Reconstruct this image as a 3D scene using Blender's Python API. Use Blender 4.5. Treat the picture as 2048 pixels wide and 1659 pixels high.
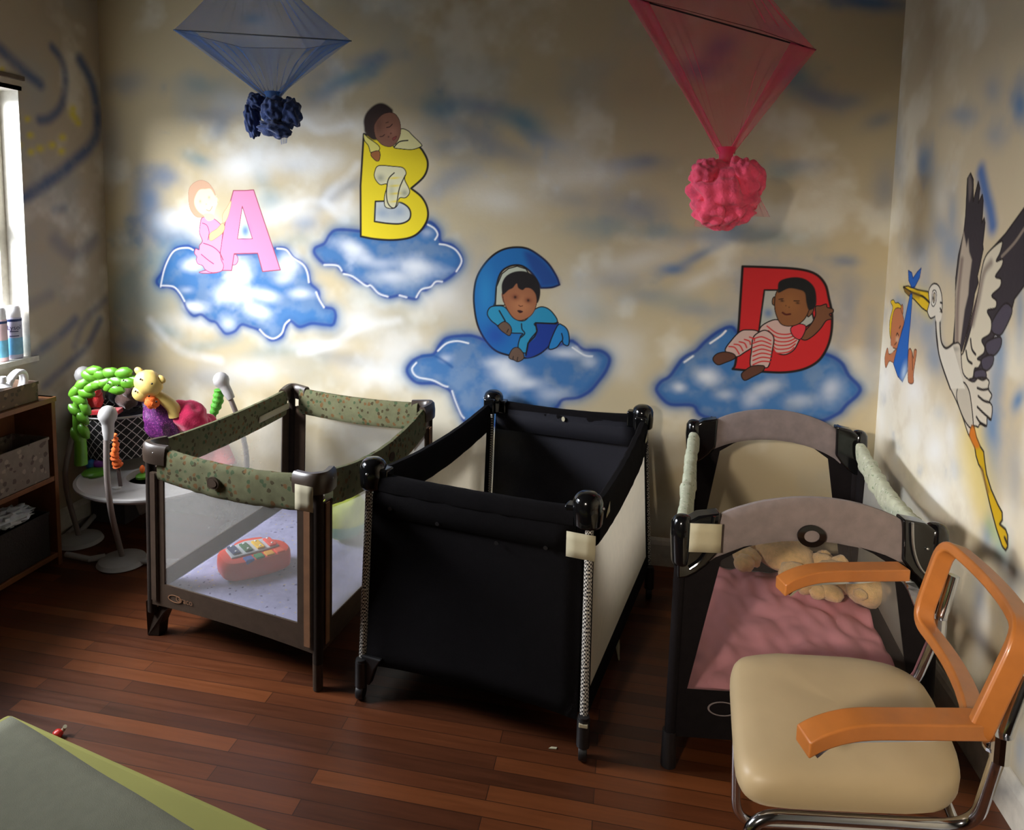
import bpy, bmesh, math, random
import numpy as np
from mathutils import Vector, Matrix, noise
random.seed(7)
PI = math.pi
S = bpy.context.scene
for _o in list(bpy.data.objects): bpy.data.objects.remove(_o)
COL = S.collection

# ------------------------------------------------------------------ camera
CAM = dict(f=1474.54, cx=926.05, cy=585.81, yaw=-0.22238, pitch=0.10326, roll=0.0114, h=1.5896, D=3.3903)
XL, XR, HC, YF = -2.7026, 1.0479, 2.70, -4.7      # left wall, right wall, ceiling, wall behind the camera
def _basis():
    a, b, c = CAM['yaw'], CAM['pitch'], CAM['roll']
    fw = Vector((math.sin(a)*math.cos(b), math.cos(a)*math.cos(b), -math.sin(b)))
    rt = Vector((math.cos(a), -math.sin(a), 0)); up = rt.cross(fw)
    return rt*math.cos(c)+up*math.sin(c), -rt*math.sin(c)+up*math.cos(c), fw
RT, UP, FW = _basis()
CP = Vector((0, -CAM['D'], CAM['h']))
cam = bpy.data.objects.new('camera', bpy.data.cameras.new('camera')); COL.objects.link(cam)
cam.matrix_world = Matrix(((RT.x, UP.x, -FW.x, CP.x), (RT.y, UP.y, -FW.y, CP.y), (RT.z, UP.z, -FW.z, CP.z), (0, 0, 0, 1)))
cam.data.sensor_width = 36; cam.data.sensor_fit = 'HORIZONTAL'
cam.data.lens = CAM['f']/2048*36
cam.data.shift_x = (1024-CAM['cx'])/2048; cam.data.shift_y = (CAM['cy']-829.5)/2048
cam.data.clip_start = .02
S.camera = cam
def hit(u, v, ax, val):
    """where the line of sight of a traced photo point meets the plane axis=val"""
    d = RT*((u-CAM['cx'])/CAM['f']) - UP*((v-CAM['cy'])/CAM['f']) + FW
    return CP + d*((val-CP[ax])/d[ax])
def hx(u, v, x): return hit(u, v, 0, x)
def hy(u, v, y): return hit(u, v, 1, y)
def hz(u, v, z): return hit(u, v, 2, z)

# ------------------------------------------------------------------ world, lights, exposure
W = bpy.data.worlds.new('daylight'); S.world = W; W.use_nodes = True
W.node_tree.nodes['Background'].inputs[0].default_value = (.80, .88, 1, 1)
W.node_tree.nodes['Background'].inputs[1].default_value = 4.0
WY0, WY1, WZ0, WZ1 = -1.95, -.535, .92, 2.13       # window opening in the left wall
def area(name, loc, direc, sx, sy, power, col, spread=180):
    l = bpy.data.lights.new(name, 'AREA'); l.shape = 'RECTANGLE'; l.size = sx; l.size_y = sy
    l.energy = power; l.color = col; l.spread = math.radians(spread)
    o = bpy.data.objects.new(name, l); COL.objects.link(o); o.location = loc
    o.rotation_euler = Vector(direc).to_track_quat('-Z', 'Y').to_euler()
    return o
area('sky_outside_left_window', (-3.90, -1.95, 2.45), (1.25, .5, -.85), 1.9, .9, 500, (.93, .95, 1))
area('rear_warm_light', (-1.03, YF+.05, 2.05), (2.08, 3.65, -1.35), .22, .22, 7.5, (1, .87, .72), 40)  # narrow warm light just inside wall_front, behind the camera; no window there
S.view_settings.view_transform = 'Standard'; S.view_settings.look = 'None'
S.view_settings.exposure = 0; S.view_settings.gamma = 1; S.view_settings.use_curve_mapping = False
try:
    S.cycles.use_denoising = True; S.cycles.max_bounces = 10; S.cycles.transparent_max_bounces = 24
    S.cycles.sample_clamp_indirect = 4
except Exception: pass

# ------------------------------------------------------------------ materials
def lin(c):
    return tuple((x/12.92 if x <= .04045 else ((x+.055)/1.055)**2.4) for x in c)
def nd(t, kind, **kw):
    n = t.nodes.new(kind)
    for k, v in kw.items():
        if k.startswith('_'): setattr(n, k[1:], v)
        else: n.inputs[k.replace('__', ' ')].default_value = v
    return n
def mat(name, col, rough=.6, metal=0, spec=.5, var=.12, scale=30, bump=0, bscale=200, coat=0, sheen=0):
    """colour with a slow noise variation and an optional fine bump; colours given in sRGB"""
    m = bpy.data.materials.new(name); m.use_nodes = True; t = m.node_tree
    b = t.nodes['Principled BSDF']
    b.inputs['Roughness'].default_value = rough; b.inputs['Metallic'].default_value = metal
    b.inputs['Specular IOR Level'].default_value = spec; b.inputs['Coat Weight'].default_value = coat
    b.inputs['Sheen Weight'].default_value = sheen
    c = lin(col)
    tc = nd(t, 'ShaderNodeTexCoord')
    n = nd(t, 'ShaderNodeTexNoise', Scale=scale, Detail=4.0)
    t.links.new(tc.outputs['Object'], n.inputs['Vector'])
    r = nd(t, 'ShaderNodeMapRange'); r.inputs['From Min'].default_value = .3; r.inputs['From Max'].default_value = .7
    r.inputs['To Min'].default_value = 1-var; r.inputs['To Max'].default_value = 1+var
    t.links.new(n.outputs['Fac'], r.inputs['Value'])
    mx = nd(t, 'ShaderNodeVectorMath', _operation='SCALE'); mx.inputs[0].default_value = c
    t.links.new(r.outputs['Result'], mx.inputs['Scale'])
    t.links.new(mx.outputs['Vector'], b.inputs['Base Color'])
    if bump:
        n2 = nd(t, 'ShaderNodeTexNoise', Scale=bscale, Detail=3.0); t.links.new(tc.outputs['Object'], n2.inputs['Vector'])
        bp = nd(t, 'ShaderNodeBump', Strength=bump, Distance=.004); t.links.new(n2.outputs['Fac'], bp.inputs['Height'])
        t.links.new(bp.outputs['Normal'], b.inputs['Normal'])
    m['col'] = c
    return m
def sheer(name, col, opacity, rough=.8, cells=0):
    """net or gauze: cloth fibres mixed with see-through gaps"""
    m = mat(name, col, rough, var=.05)
    t = m.node_tree; b = t.nodes['Principled BSDF']; out = t.nodes['Material Output']
    tr = nd(t, 'ShaderNodeBsdfTransparent'); mx = nd(t, 'ShaderNodeMixShader'); mx.inputs[0].default_value = opacity
    tl = nd(t, 'ShaderNodeBsdfTranslucent'); tl.inputs['Color'].default_value = lin(col)+(1,)
    m2 = nd(t, 'ShaderNodeMixShader'); m2.inputs[0].default_value = .4
    t.links.new(b.outputs[0], m2.inputs[1]); t.links.new(tl.outputs[0], m2.inputs[2])
    t.links.new(tr.outputs[0], mx.inputs[1]); t.links.new(m2.outputs[0], mx.inputs[2])
    t.links.new(mx.outputs[0], out.inputs['Surface'])
    lw = nd(t, 'ShaderNodeLayerWeight', Blend=.5); pw = nd(t, 'ShaderNodeMath', _operation='POWER'); pw.inputs[1].default_value = 3.0
    t.links.new(lw.outputs['Facing'], pw.inputs[0]); fr = nd(t, 'ShaderNodeMapRange'); fr.inputs['To Min'].default_value = opacity; fr.inputs['To Max'].default_value = min(1, opacity+.55)
    t.links.new(pw.outputs[0], fr.inputs['Value']); t.links.new(fr.outputs['Result'], mx.inputs[0])
    if cells:
        tc = nd(t, 'ShaderNodeTexCoord'); v = nd(t, 'ShaderNodeTexVoronoi', Scale=cells, _feature='DISTANCE_TO_EDGE')
        t.links.new(tc.outputs['Object'], v.inputs['Vector'])
        r = nd(t, 'ShaderNodeMapRange'); r.inputs['From Min'].default_value = .02; r.inputs['From Max'].default_value = .22
        r.inputs['To Min'].default_value = min(1, opacity*1.7); r.inputs['To Max'].default_value = opacity*.55
        t.links.new(v.outputs['Distance'], r.inputs['Value']); t.links.new(r.outputs['Result'], mx.inputs[0])
    return m
def attr_mat(name, attr='paint', rough=.75, spec=.3, bump=.15, bscale=60):
    m = mat(name, (.8, .8, .8), rough, spec=spec, bump=bump, bscale=bscale); t = m.node_tree
    b = t.nodes['Principled BSDF']; a = nd(t, 'ShaderNodeAttribute'); a.attribute_name = attr
    for l in list(b.inputs['Base Color'].links): t.links.remove(l)
    t.links.new(a.outputs['Color'], b.inputs['Base Color'])
    return m
def spots(m, cols, scale=60, thr=.28, detail=0, kind='VORONOI'):
    """scatter small printed spots of the given sRGB colours over a material (object space)"""
    t = m.node_tree; b = t.nodes['Principled BSDF']; cur = b.inputs['Base Color'].links[0].from_socket
    tc = nd(t, 'ShaderNodeTexCoord')
    for i, c in enumerate(cols):
        mp = nd(t, 'ShaderNodeMapping'); mp.inputs['Location'].default_value = (i*3.7+.3, i*1.3, i*2.1)
        t.links.new(tc.outputs['Object'], mp.inputs[0])
        ns = nd(t, 'ShaderNodeTexNoise', Scale=scale*2.2, Detail=1.0); t.links.new(mp.outputs[0], ns.inputs['Vector'])
        add = nd(t, 'ShaderNodeVectorMath', _operation='MULTIPLY_ADD'); add.inputs[1].default_value = (.012,)*3
        t.links.new(ns.outputs['Color'], add.inputs[0]); t.links.new(mp.outputs[0], add.inputs[2])
        v = nd(t, 'ShaderNodeTexVoronoi', Scale=scale); t.links.new(add.outputs[0], v.inputs['Vector'])
        lt = nd(t, 'ShaderNodeMath', _operation='LESS_THAN'); lt.inputs[1].default_value = thr
        t.links.new(v.outputs['Distance'], lt.inputs[0])
        mx = nd(t, 'ShaderNodeMix', _data_type='RGBA'); t.links.new(lt.outputs[0], mx.inputs[0])
        t.links.new(cur, mx.inputs[6]); mx.inputs[7].default_value = lin(c)+(1,)
        cur = mx.outputs[2]
    t.links.new(cur, b.inputs['Base Color'])
    return m

M = {}
def wood_floor():
    m = bpy.data.materials.new('hardwood_floor'); m.use_nodes = True; t = m.node_tree; b = t.nodes['Principled BSDF']
    tc = nd(t, 'ShaderNodeTexCoord')
    br = nd(t, 'ShaderNodeTexBrick', Scale=1.0); br.offset = .37; br.offset_frequency = 2
    br.inputs['Brick Width'].default_value = .78; br.inputs['Row Height'].default_value = .057
    br.inputs['Mortar Size'].default_value = .0012; br.inputs['Mortar Smooth'].default_value = .2; br.inputs['Bias'].default_value = 0
    br.inputs['Color1'].default_value = (0, 0, 0, 1); br.inputs['Color2'].default_value = (1, 1, 1, 1); br.inputs['Mortar'].default_value = (.5, .5, .5, 1)
    t.links.new(tc.outputs['Object'], br.inputs['Vector'])
    mp = nd(t, 'ShaderNodeMapping'); mp.inputs['Scale'].default_value = (1.6, 26, 1); t.links.new(tc.outputs['Object'], mp.inputs[0])
    n = nd(t, 'ShaderNodeTexNoise', Scale=2.2, Detail=7.0, Roughness=.65); t.links.new(mp.outputs[0], n.inputs['Vector'])
    add = nd(t, 'ShaderNodeMath', _operation='MULTIPLY_ADD'); add.inputs[1].default_value = .50
    t.links.new(br.outputs['Color'], add.inputs[0])
    sc = nd(t, 'ShaderNodeMath', _operation='MULTIPLY'); sc.inputs[1].default_value = .55; t.links.new(n.outputs['Fac'], sc.inputs[0])
    t.links.new(sc.outputs[0], add.inputs[2])
    cr = nd(t, 'ShaderNodeValToRGB'); e = cr.color_ramp.elements
    e[0].position = .15; e[0].color = lin((.21, .105, .052))+(1,); e[1].position = .95; e[1].color = lin((.46, .25, .115))+(1,)
    x = cr.color_ramp.elements.new(.5); x.color = lin((.33, .168, .078))+(1,)
    t.links.new(add.outputs[0], cr.inputs[0])
    mx = nd(t, 'ShaderNodeMix', _data_type='RGBA'); t.links.new(br.outputs['Fac'], mx.inputs[0]); t.links.new(cr.outputs[0], mx.inputs[6])
    mx.inputs[7].default_value = lin((.15, .075, .035))+(1,)
    t.links.new(mx.outputs[2], b.inputs['Base Color'])
    rr = nd(t, 'ShaderNodeMapRange'); rr.inputs['To Min'].default_value = .28; rr.inputs['To Max'].default_value = .5
    t.links.new(n.outputs['Fac'], rr.inputs['Value']); t.links.new(rr.outputs[0], b.inputs['Roughness'])
    bp = nd(t, 'ShaderNodeBump', Strength=.25, Distance=.002); t.links.new(add.outputs[0], bp.inputs['Height']); t.links.new(bp.outputs['Normal'], b.inputs['Normal'])
    return m
M['floor'] = wood_floor()
M['wallpaint'] = attr_mat('painted_wall_mural')
M['white_paint'] = mat('white_gloss_paint', (.82, .80, .75), .45)
M['ceil'] = mat('ceiling_paint', (.36, .31, .25), .9)
M['glass'] = None

# ------------------------------------------------------------------ mesh building
class MB:
    def __init__(s): s.v = []; s.f = []
    def add(s, vs, fs):
        k = len(s.v); s.v += [Vector(v) for v in vs]; s.f += [tuple(i+k for i in f) for f in fs]; return s
    def box(s, c, d, rz=0, tilt=None):
        R_ = Matrix.Rotation(rz, 3, 'Z')
        if tilt: R_ = R_ @ Matrix.Rotation(tilt[1], 3, tilt[0])
        vs = [Vector(c) + R_ @ Vector((x*d[0]/2, y*d[1]/2, z*d[2]/2)) for x in (-1, 1) for y in (-1, 1) for z in (-1, 1)]
        return s.add(vs, [(0, 1, 3, 2), (4, 6, 7, 5), (0, 4, 5, 1), (2, 3, 7, 6), (0, 2, 6, 4), (1, 5, 7, 3)])
    def hexa(s, q, off):
        """solid from a quad q (4 points) pushed by vector off (or 4 vectors)"""
        o = off if isinstance(off, (list, tuple)) else [off]*4
        vs = [Vector(p) for p in q] + [Vector(p)+Vector(w) for p, w in zip(q, o)]
        return s.add(vs, [(0, 1, 2, 3), (7, 6, 5, 4), (0, 4, 5, 1), (1, 5, 6, 2), (2, 6, 7, 3), (3, 7, 4, 0)])
    def tube(s, pts, r, n=10, flat=1, closed=False, up=None, caps=True):
        """round (or flattened) tube along pts; r number or list"""
        P = [Vector(p) for p in pts]; m = len(P); rs = r if isinstance(r, (list, tuple)) else [r]*m
        k = len(s.v); prev = None
        for i, p in enumerate(P):
            if closed: t = (P[(i+1) % m]-P[i-1])
            else: t = P[min(i+1, m-1)]-P[max(i-1, 0)]
            t = t.normalized() if t.length > 1e-9 else Vector((0, 0, 1))
            if up is not None: a = Vector(up)
            else: a = prev if prev is not None else (Vector((0, 0, 1)) if abs(t.z) < .9 else Vector((1, 0, 0)))
            b = t.cross(a)
            if b.length < 1e-6: b = t.cross(Vector((0, 1, 0)))
            b.normalize(); a = b.cross(t).normalized(); prev = a
            for j in range(n):
                w = 2*PI*j/n
                s.v.append(p + a*(math.sin(w)*rs[i]*flat) + b*(math.cos(w)*rs[i]))
        for i in range(m if closed else m-1):
            i2 = (i+1) % m
            for j in range(n):
                j2 = (j+1) % n
                s.f.append((k+i*n+j, k+i*n+j2, k+i2*n+j2, k+i2*n+j))
        if caps and not closed:
            s.f.append(tuple(k+j for j in range(n))[::-1]); s.f.append(tuple(k+(m-1)*n+j for j in range(n)))
        return s
    def sweep(s, pts, prof, closed=False, up=(0, 0, 1), scale=None):
        """sweep closed 2-D profile [(side, up)] along pts with fixed up"""
        P = [Vector(p) for p in pts]; m = len(P); n = len(prof); k = len(s.v); U = Vector(up)
        for i, p in enumerate(P):
            t = (P[(i+1) % m]-P[i-1]) if closed else (P[min(i+1, m-1)]-P[max(i-1, 0)])
            t.normalize(); b = t.cross(U).normalized(); a = b.cross(t).normalized()
            sc = scale[i] if scale else 1
            for x, y in prof: s.v.append(p+b*x*sc+a*y*sc)
        for i in range(m if closed else m-1):
            i2 = (i+1) % m
            for j in range(n): s.f.append((k+i*n+j, k+i*n+(j+1) % n, k+i2*n+(j+1) % n, k+i2*n+j))
        if not closed: s.f.append(tuple(k+j for j in range(n))[::-1]); s.f.append(tuple(k+(m-1)*n+j for j in range(n)))
        return s
    def lathe(s, c, prof, n=24, M3=None, a0=0):
        """prof [(r, z)] spun about z through c"""
        k = len(s.v); c = Vector(c)
        for r, z in prof:
            for j in range(n):
                w = 2*PI*j/n+a0; q = Vector((r*math.cos(w), r*math.sin(w), z))
                s.v.append(c+(M3 @ q if M3 else q))
        for i in range(len(prof)-1):
            for j in range(n): s.f.append((k+i*n+j, k+i*n+(j+1) % n, k+(i+1)*n+(j+1) % n, k+(i+1)*n+j))
        s.f.append(tuple(k+j for j in range(n))[::-1]); s.f.append(tuple(k+(len(prof)-1)*n+j for j in range(n)))
        return s
    def ball(s, c, r, rot=None, nu=16, nv=10, lump=0, seed=0, ls=1.0):
        """ellipsoid, optionally lumpy"""
        r = r if isinstance(r, (list, tuple)) else (r, r, r); k = len(s.v); c = Vector(c)
        for i in range(nv+1):
            th = PI*i/nv
            for j in range(nu):
                ph = 2*PI*j/nu; d = Vector((math.sin(th)*math.cos(ph), math.sin(th)*math.sin(ph), math.cos(th)))
                q = 1+(lump*noise.noise(d*2.2*ls+Vector((seed, seed*.7, 0))) if lump else 0)
                w = Vector((d.x*r[0]*q, d.y*r[1]*q, d.z*r[2]*q))
                s.v.append(c+(rot @ w if rot else w))
        for i in range(nv):
            for j in range(nu): s.f.append((k+i*nu+j, k+(i+1)*nu+j, k+(i+1)*nu+(j+1) % nu, k+i*nu+(j+1) % nu))
        return s
    def prism(s, poly, off):
        """polygon of 3-D points extruded by off"""
        n = len(poly); P = [Vector(p) for p in poly]; o = Vector(off); k = len(s.v)
        s.v += P+[p+o for p in P]
        s.f.append(tuple(k+i for i in range(n))); s.f.append(tuple(k+n+i for i in range(n))[::-1])
        for i in range(n): s.f.append((k+i, k+n+i, k+n+(i+1) % n, k+(i+1) % n))
        return s
    def grid(s, fn, nu, nv, th=0):
        """surface fn(a,b) a,b in 0..1; th: thickness vector"""
        k = len(s.v)
        for i in range(nu+1):
            for j in range(nv+1): s.v.append(Vector(fn(i/nu, j/nv)))
        for i in range(nu):
            for j in range(nv): s.f.append((k+i*(nv+1)+j, k+(i+1)*(nv+1)+j, k+(i+1)*(nv+1)+j+1, k+i*(nv+1)+j+1))
        return s
ORG = {}
def link(o, parent=None):
    COL.objects.link(o)
    if parent is not None: o.parent = parent
    return o
def obj(name, mb, m, parent=None, smooth=True, sharp=True, bevel=0, solid=0, sub=0, label=None, seg=2):
    org = Vector((0, 0, 0)); p = parent
    while p is not None: org = ORG.get(p.as_pointer(), org) if ORG.get(p.as_pointer()) is not None else org; p = p.parent
    if parent is None:
        xs = [v.x for v in mb.v]; ys = [v.y for v in mb.v]; zs = [v.z for v in mb.v]
        org = Vector(((min(xs)+max(xs))/2, (min(ys)+max(ys))/2, min(zs)))
    me = bpy.data.meshes.new(name); me.from_pydata([tuple(v-org) for v in mb.v], [], mb.f)
    bm = bmesh.new(); bm.from_mesh(me); bmesh.ops.recalc_face_normals(bm, faces=bm.faces); bm.to_mesh(me); bm.free()
    if smooth:
        me.polygons.foreach_set('use_smooth', [True]*len(me.polygons))
        try:
            if sharp: me.set_sharp_from_angle(angle=math.radians(42))
        except Exception: pass
    me.materials.append(m); me.update()
    o = bpy.data.objects.new(name, me); link(o, parent)
    if parent is None: o.location = org; ORG[o.as_pointer()] = org
    if solid: q = o.modifiers.new('thick', 'SOLIDIFY'); q.thickness = solid; q.offset = 0
    if bevel: q = o.modifiers.new('bevel', 'BEVEL'); q.width = bevel; q.segments = seg; q.limit_method = 'ANGLE'
    if sub: q = o.modifiers.new('sub', 'SUBSURF'); q.levels = sub; q.render_levels = sub
    if label: o['label'] = label
    return o
def thing(name, label, cat, loc, group=None):
    o = bpy.data.objects.new(name, None); COL.objects.link(o); o.location = loc; o.empty_display_size = .05
    o['label'] = label; o['category'] = cat
    if group: o['group'] = group
    ORG[o.as_pointer()] = Vector(loc)
    return o
def tag(o, label, cat, group=None):
    o['label'] = label; o['category'] = cat
    if group: o['group'] = group
    return o
def struct(name, mb, m, parent=None, **k):
    o = obj(name, mb, m, parent, **k)
    if parent is None: o['kind'] = 'structure'
    return o
def spline(pts, n=6, closed=False):
    """Catmull-Rom through 2-D or 3-D points"""
    P = [Vector(p) for p in pts]; m = len(P); out = []
    rng = range(m) if closed else range(m-1)
    for i in rng:
        if closed: a, b, c, d = P[i-1], P[i], P[(i+1) % m], P[(i+2) % m]
        else: a, b, c, d = P[max(i-1, 0)], P[i], P[i+1], P[min(i+2, m-1)]
        if (b-c).length < 1e-7: out.append(b); continue
        for k in range(n):
            t = k/n
            out.append(.5*((2*b)+(c-a)*t+(2*a-5*b+4*c-d)*t*t+(3*b-a-3*c+d)*t**3))
    if not closed: out.append(P[-1])
    return out
def fillet(pts, r, n=5):
    """round the corners of an open polyline"""
    P = [Vector(p) for p in pts]; out = [P[0]]
    for i in range(1, len(P)-1):
        a, b, c = P[i-1], P[i], P[i+1]; rr = min(r, (a-b).length*.49, (c-b).length*.49)
        p0 = b+(a-b).normalized()*rr; p1 = b+(c-b).normalized()*rr
        for k in range(n+1):
            t = k/n; out.append(p0*(1-t)**2+b*2*t*(1-t)+p1*t*t)
    out.append(P[-1]); return out
def lettering(text, size, place, m, parent, name='lettering', th=.0006):
    """flat text mesh; place(x, y) -> (point, normal) in scene coordinates"""
    cu = bpy.data.curves.new(name, 'FONT'); cu.body = text; cu.size = size; cu.align_x = 'CENTER'; cu.resolution_u = 3
    to = bpy.data.objects.new('tmp', cu); COL.objects.link(to); bpy.context.view_layer.update()
    me = bpy.data.meshes.new_from_object(to.evaluated_get(bpy.context.evaluated_depsgraph_get()))
    bpy.data.objects.remove(to)
    mb = MB(); vs = []
    for v in me.vertices: q, nn = place(v.co.x, v.co.y); vs.append(Vector(q)+Vector(nn)*th)
    mb.add(vs, [tuple(p.vertices) for p in me.polygons])
    return obj(name, mb, m, parent, smooth=False)
# ------------------------------------------------------------------ mural painting (colour lives in the wall's own mesh)
def vnoise(x, y, seed=0):
    xi = np.floor(x).astype(np.int64); yi = np.floor(y).astype(np.int64); xf = x-xi; yf = y-yi
    def h(a, b):
        n = (a*374761393+b*668265263+seed*974711) & 0x7fffffff
        n = ((n ^ (n >> 13))*1274126177) & 0x7fffffff
        return ((n ^ (n >> 16)) & 0xffff)/65535.
    u = xf*xf*(3-2*xf); w = yf*yf*(3-2*yf)
    return (h(xi, yi)*(1-u)+h(xi+1, yi)*u)*(1-w)+(h(xi, yi+1)*(1-u)+h(xi+1, yi+1)*u)*w
def fbm(x, y, o=5, seed=0):
    s = 0; a = .5; t = 0
    for i in range(o): s = s+a*vnoise(x*2**i, y*2**i, seed+i*17); t += a; a *= .5
    return s/t
def sm(a, b, x): t = np.clip((x-a)/(b-a), 0, 1); return t*t*(3-2*t)
class Wall:
    """a wall tiled with a fine mesh; axis a0,a1 are its in-plane coordinates"""
    def __init__(s, name, ax, val, lo, hi, zlo, zhi, fine, inward, hole=None, med=.005):
        s.ax = ax; s.val = val; s.ia = 1-ax; s.ppx = hx if ax == 0 else hy
        s.name = name
        CELL = .1
        def fb(u0, v0, u1, v1):
            q = [s.to(u, v) for u in (u0, u1) for v in (v0, v1)]
            return min(a[0] for a in q), min(a[1] for a in q), max(a[0] for a in q), max(a[1] for a in q)
        FB = [fb(*b[:4])+(b[4],) for b in fine]
        cut = lambda a, b, extra: sorted(set([a, b]+[x for x in extra if a < x < b]))
        ex_a = list(np.arange(lo, hi, CELL)); ex_z = list(np.arange(zlo, zhi, CELL))
        if hole: ex_a += [hole[0], hole[1]]; ex_z += [hole[2], hole[3]]
        A = cut(lo, hi, ex_a); Z = cut(zlo, zhi, ex_z)
        A = [A[0]]+[b for a, b in zip(A, A[1:]) if b-a > 1e-4]; Z = [Z[0]]+[b for a, b in zip(Z, Z[1:]) if b-a > 1e-4]
        pa = []; pz = []; F = []; k = 0
        for a0, a1 in zip(A, A[1:]):
            for z0, z1 in zip(Z, Z[1:]):
                ca, cz = (a0+a1)/2, (z0+z1)/2
                if hole and hole[0] < ca < hole[1] and hole[2] < cz < hole[3]: continue
                st = med if cz > .5 else .02
                for f in FB:
                    if f[0]-.03 < a1 and f[2]+.03 > a0 and f[1]-.03 < z1 and f[3]+.03 > z0: st = min(st, f[4])
                na = max(1, int(round((a1-a0)/st))); nz = max(1, int(round((z1-z0)/st)))
                ga, gz = np.meshgrid(np.linspace(a0, a1, na+1), np.linspace(z0, z1, nz+1), indexing='ij')
                pa.append(ga.ravel()); pz.append(gz.ravel())
                i, j = np.meshgrid(np.arange(na), np.arange(nz), indexing='ij'); q = (k+i*(nz+1)+j).ravel()
                F.append(np.stack([q, q+nz+1, q+nz+2, q+1], 1)); k += (na+1)*(nz+1)
        s.a = np.concatenate(pa); s.z = np.concatenate(pz); s.F = np.concatenate(F)
        if not inward: s.F = s.F[:, ::-1]
        s.C = np.zeros((len(s.a), 3))
    def to(s, u, v):
        p = s.ppx(u, v, s.val); return (p[s.ia], p[2])
    def pts(s, P, T, smooth, closed, n=5):
        Q = [Vector((x, y)) for x, y in P]
        if T: Q = [Vector((T[0]+q.x/T[2], T[1]+q.y/T[3])) for q in Q]
        if smooth: Q = spline(Q, n, closed)
        return np.array([s.to(q.x, q.y) for q in Q])
    def box(s, Q, m):
        lo = Q.min(0)-m; hi = Q.max(0)+m
        return np.nonzero((s.a > lo[0]) & (s.a < hi[0]) & (s.z > lo[1]) & (s.z < hi[1]))[0]
    def dist(s, I, Q, closed):
        x = s.a[I]; y = s.z[I]; d = np.full(len(I), 1e9); ins = np.zeros(len(I), bool); n = len(Q)
        for i in range(n if closed else n-1):
            ax, ay = Q[i]; bx, by = Q[(i+1) % n]; dx, dy = bx-ax, by-ay; L = dx*dx+dy*dy+1e-12
            t = np.clip(((x-ax)*dx+(y-ay)*dy)/L, 0, 1)
            d = np.minimum(d, (x-ax-t*dx)**2+(y-ay-t*dy)**2)
            if closed and ay != by: ins ^= ((ay > y) != (by > y)) & (x < (bx-ax)*(y-ay)/(by-ay)+ax)
        d = np.sqrt(d)
        return np.where(ins, -d, d) if closed else d
    def mix(s, I, col, al):
        al = np.asarray(al)[:, None]; s.C[I] = s.C[I]*(1-al)+np.array(lin(col))*al
    def fill(s, P, col, soft=.0015, al=1, T=None, smooth=True, edge=None, w=.003, etal=1, grow=0, tex=0):
        Q = s.pts(P, T, smooth, True); I = s.box(Q, soft*3+w*3+abs(grow))
        if not len(I): return
        d = s.dist(I, Q, True)-grow
        a = al*(1-sm(-soft, soft, d))
        if tex: a = a*(1-tex+tex*sm(.25, .6, fbm(s.a[I]*14, s.z[I]*14, 4, 3)))
        s.mix(I, col, a)
        if edge: s.mix(I, edge, etal*(1-sm(w*.35, w*1.0, np.abs(d))))
    def stroke(s, P, col, w, soft=None, al=1, T=None, smooth=True, closed=False, tex=0, taper=False):
        Q = s.pts(P, T, smooth, closed); soft = soft if soft is not None else w*.5; I = s.box(Q, w+soft*2)
        if not len(I): return
        d = np.abs(s.dist(I, Q, closed)); a = al*(1-sm(max(0, w-soft), w+soft, d))
        if tex: a = a*(1-tex+tex*sm(.3, .6, fbm(s.a[I]*16+3, s.z[I]*16, 4, 9)))
        s.mix(I, col, a)
    def blob(s, u, v, ru, rv, rot, col, al, T=None, tex=.5, hard=0):
        """soft airbrushed spot given in traced coordinates"""
        if T: u, v, ru, rv = T[0]+u/T[2], T[1]+v/T[3], ru/T[2], rv/T[3]
        c, sn = math.cos(math.radians(rot)), math.sin(math.radians(rot))
        o = np.array(s.to(u, v)); e1 = np.array(s.to(u+ru*c, v+ru*sn))-o; e2 = np.array(s.to(u-rv*sn, v+rv*c))-o
        R_ = np.abs(np.stack([e1, e2])).sum(0)*3.4
        I = np.nonzero((np.abs(s.a-o[0]) < R_[0]) & (np.abs(s.z-o[1]) < R_[1]))[0]
        if not len(I): return
        Mi = np.linalg.inv(np.stack([e1, e2], 1)); q = np.stack([s.a[I]-o[0], s.z[I]-o[1]])
        k = Mi @ q; r2 = (k**2).sum(0)
        if tex: r2 = r2*(1+tex*2*(fbm(s.a[I]*9, s.z[I]*9, 4, 5)-.5)*2)
        r2 = np.maximum(r2, 0)
        a = al*np.exp(-r2*(1.0)) if not hard else al*(1-sm(1-hard, 1+hard, np.sqrt(r2)))
        s.mix(I, col, np.where(r2 < 3.9, a*sm(3.9, 2.2, r2), 0))
    def base(s, cream, seed):
        f = fbm(s.a*2.3, s.z*2.3, 5, seed); g = fbm(s.a*5+9, s.z*5, 4, seed+50)
        s.C[:] = np.array(lin(cream))
        I = np.arange(len(s.a))
        s.mix(I, (.95, .94, .88), .55*sm(.48, .78, g))
        s.mix(I, (.58, .66, .70), .30*sm(.56, .78, f))
        s.mix(I, (.80, .73, .60), .2*sm(.5, .30, f))
    def build(s):
        n = len(s.a); co = np.zeros((n, 3)); co[:, s.ax] = s.val; co[:, s.ia] = s.a; co[:, 2] = s.z
        me = bpy.data.meshes.new(s.name); me.vertices.add(n); me.vertices.foreach_set('co', co.ravel())
        nf = len(s.F); me.loops.add(nf*4); me.loops.foreach_set('vertex_index', s.F.ravel().astype(np.int32))
        me.polygons.add(nf); me.polygons.foreach_set('loop_start', np.arange(nf, dtype=np.int32)*4)
        me.update(calc_edges=True)
        at = me.color_attributes.new('paint', 'FLOAT_COLOR', 'POINT')
        at.data.foreach_set('color', np.concatenate([s.C, np.ones((n, 1))], 1).ravel())
        me.materials.append(M['wallpaint']); me.validate()
        o = bpy.data.objects.new(s.name, me); COL.objects.link(o); o['kind'] = 'structure'
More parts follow.
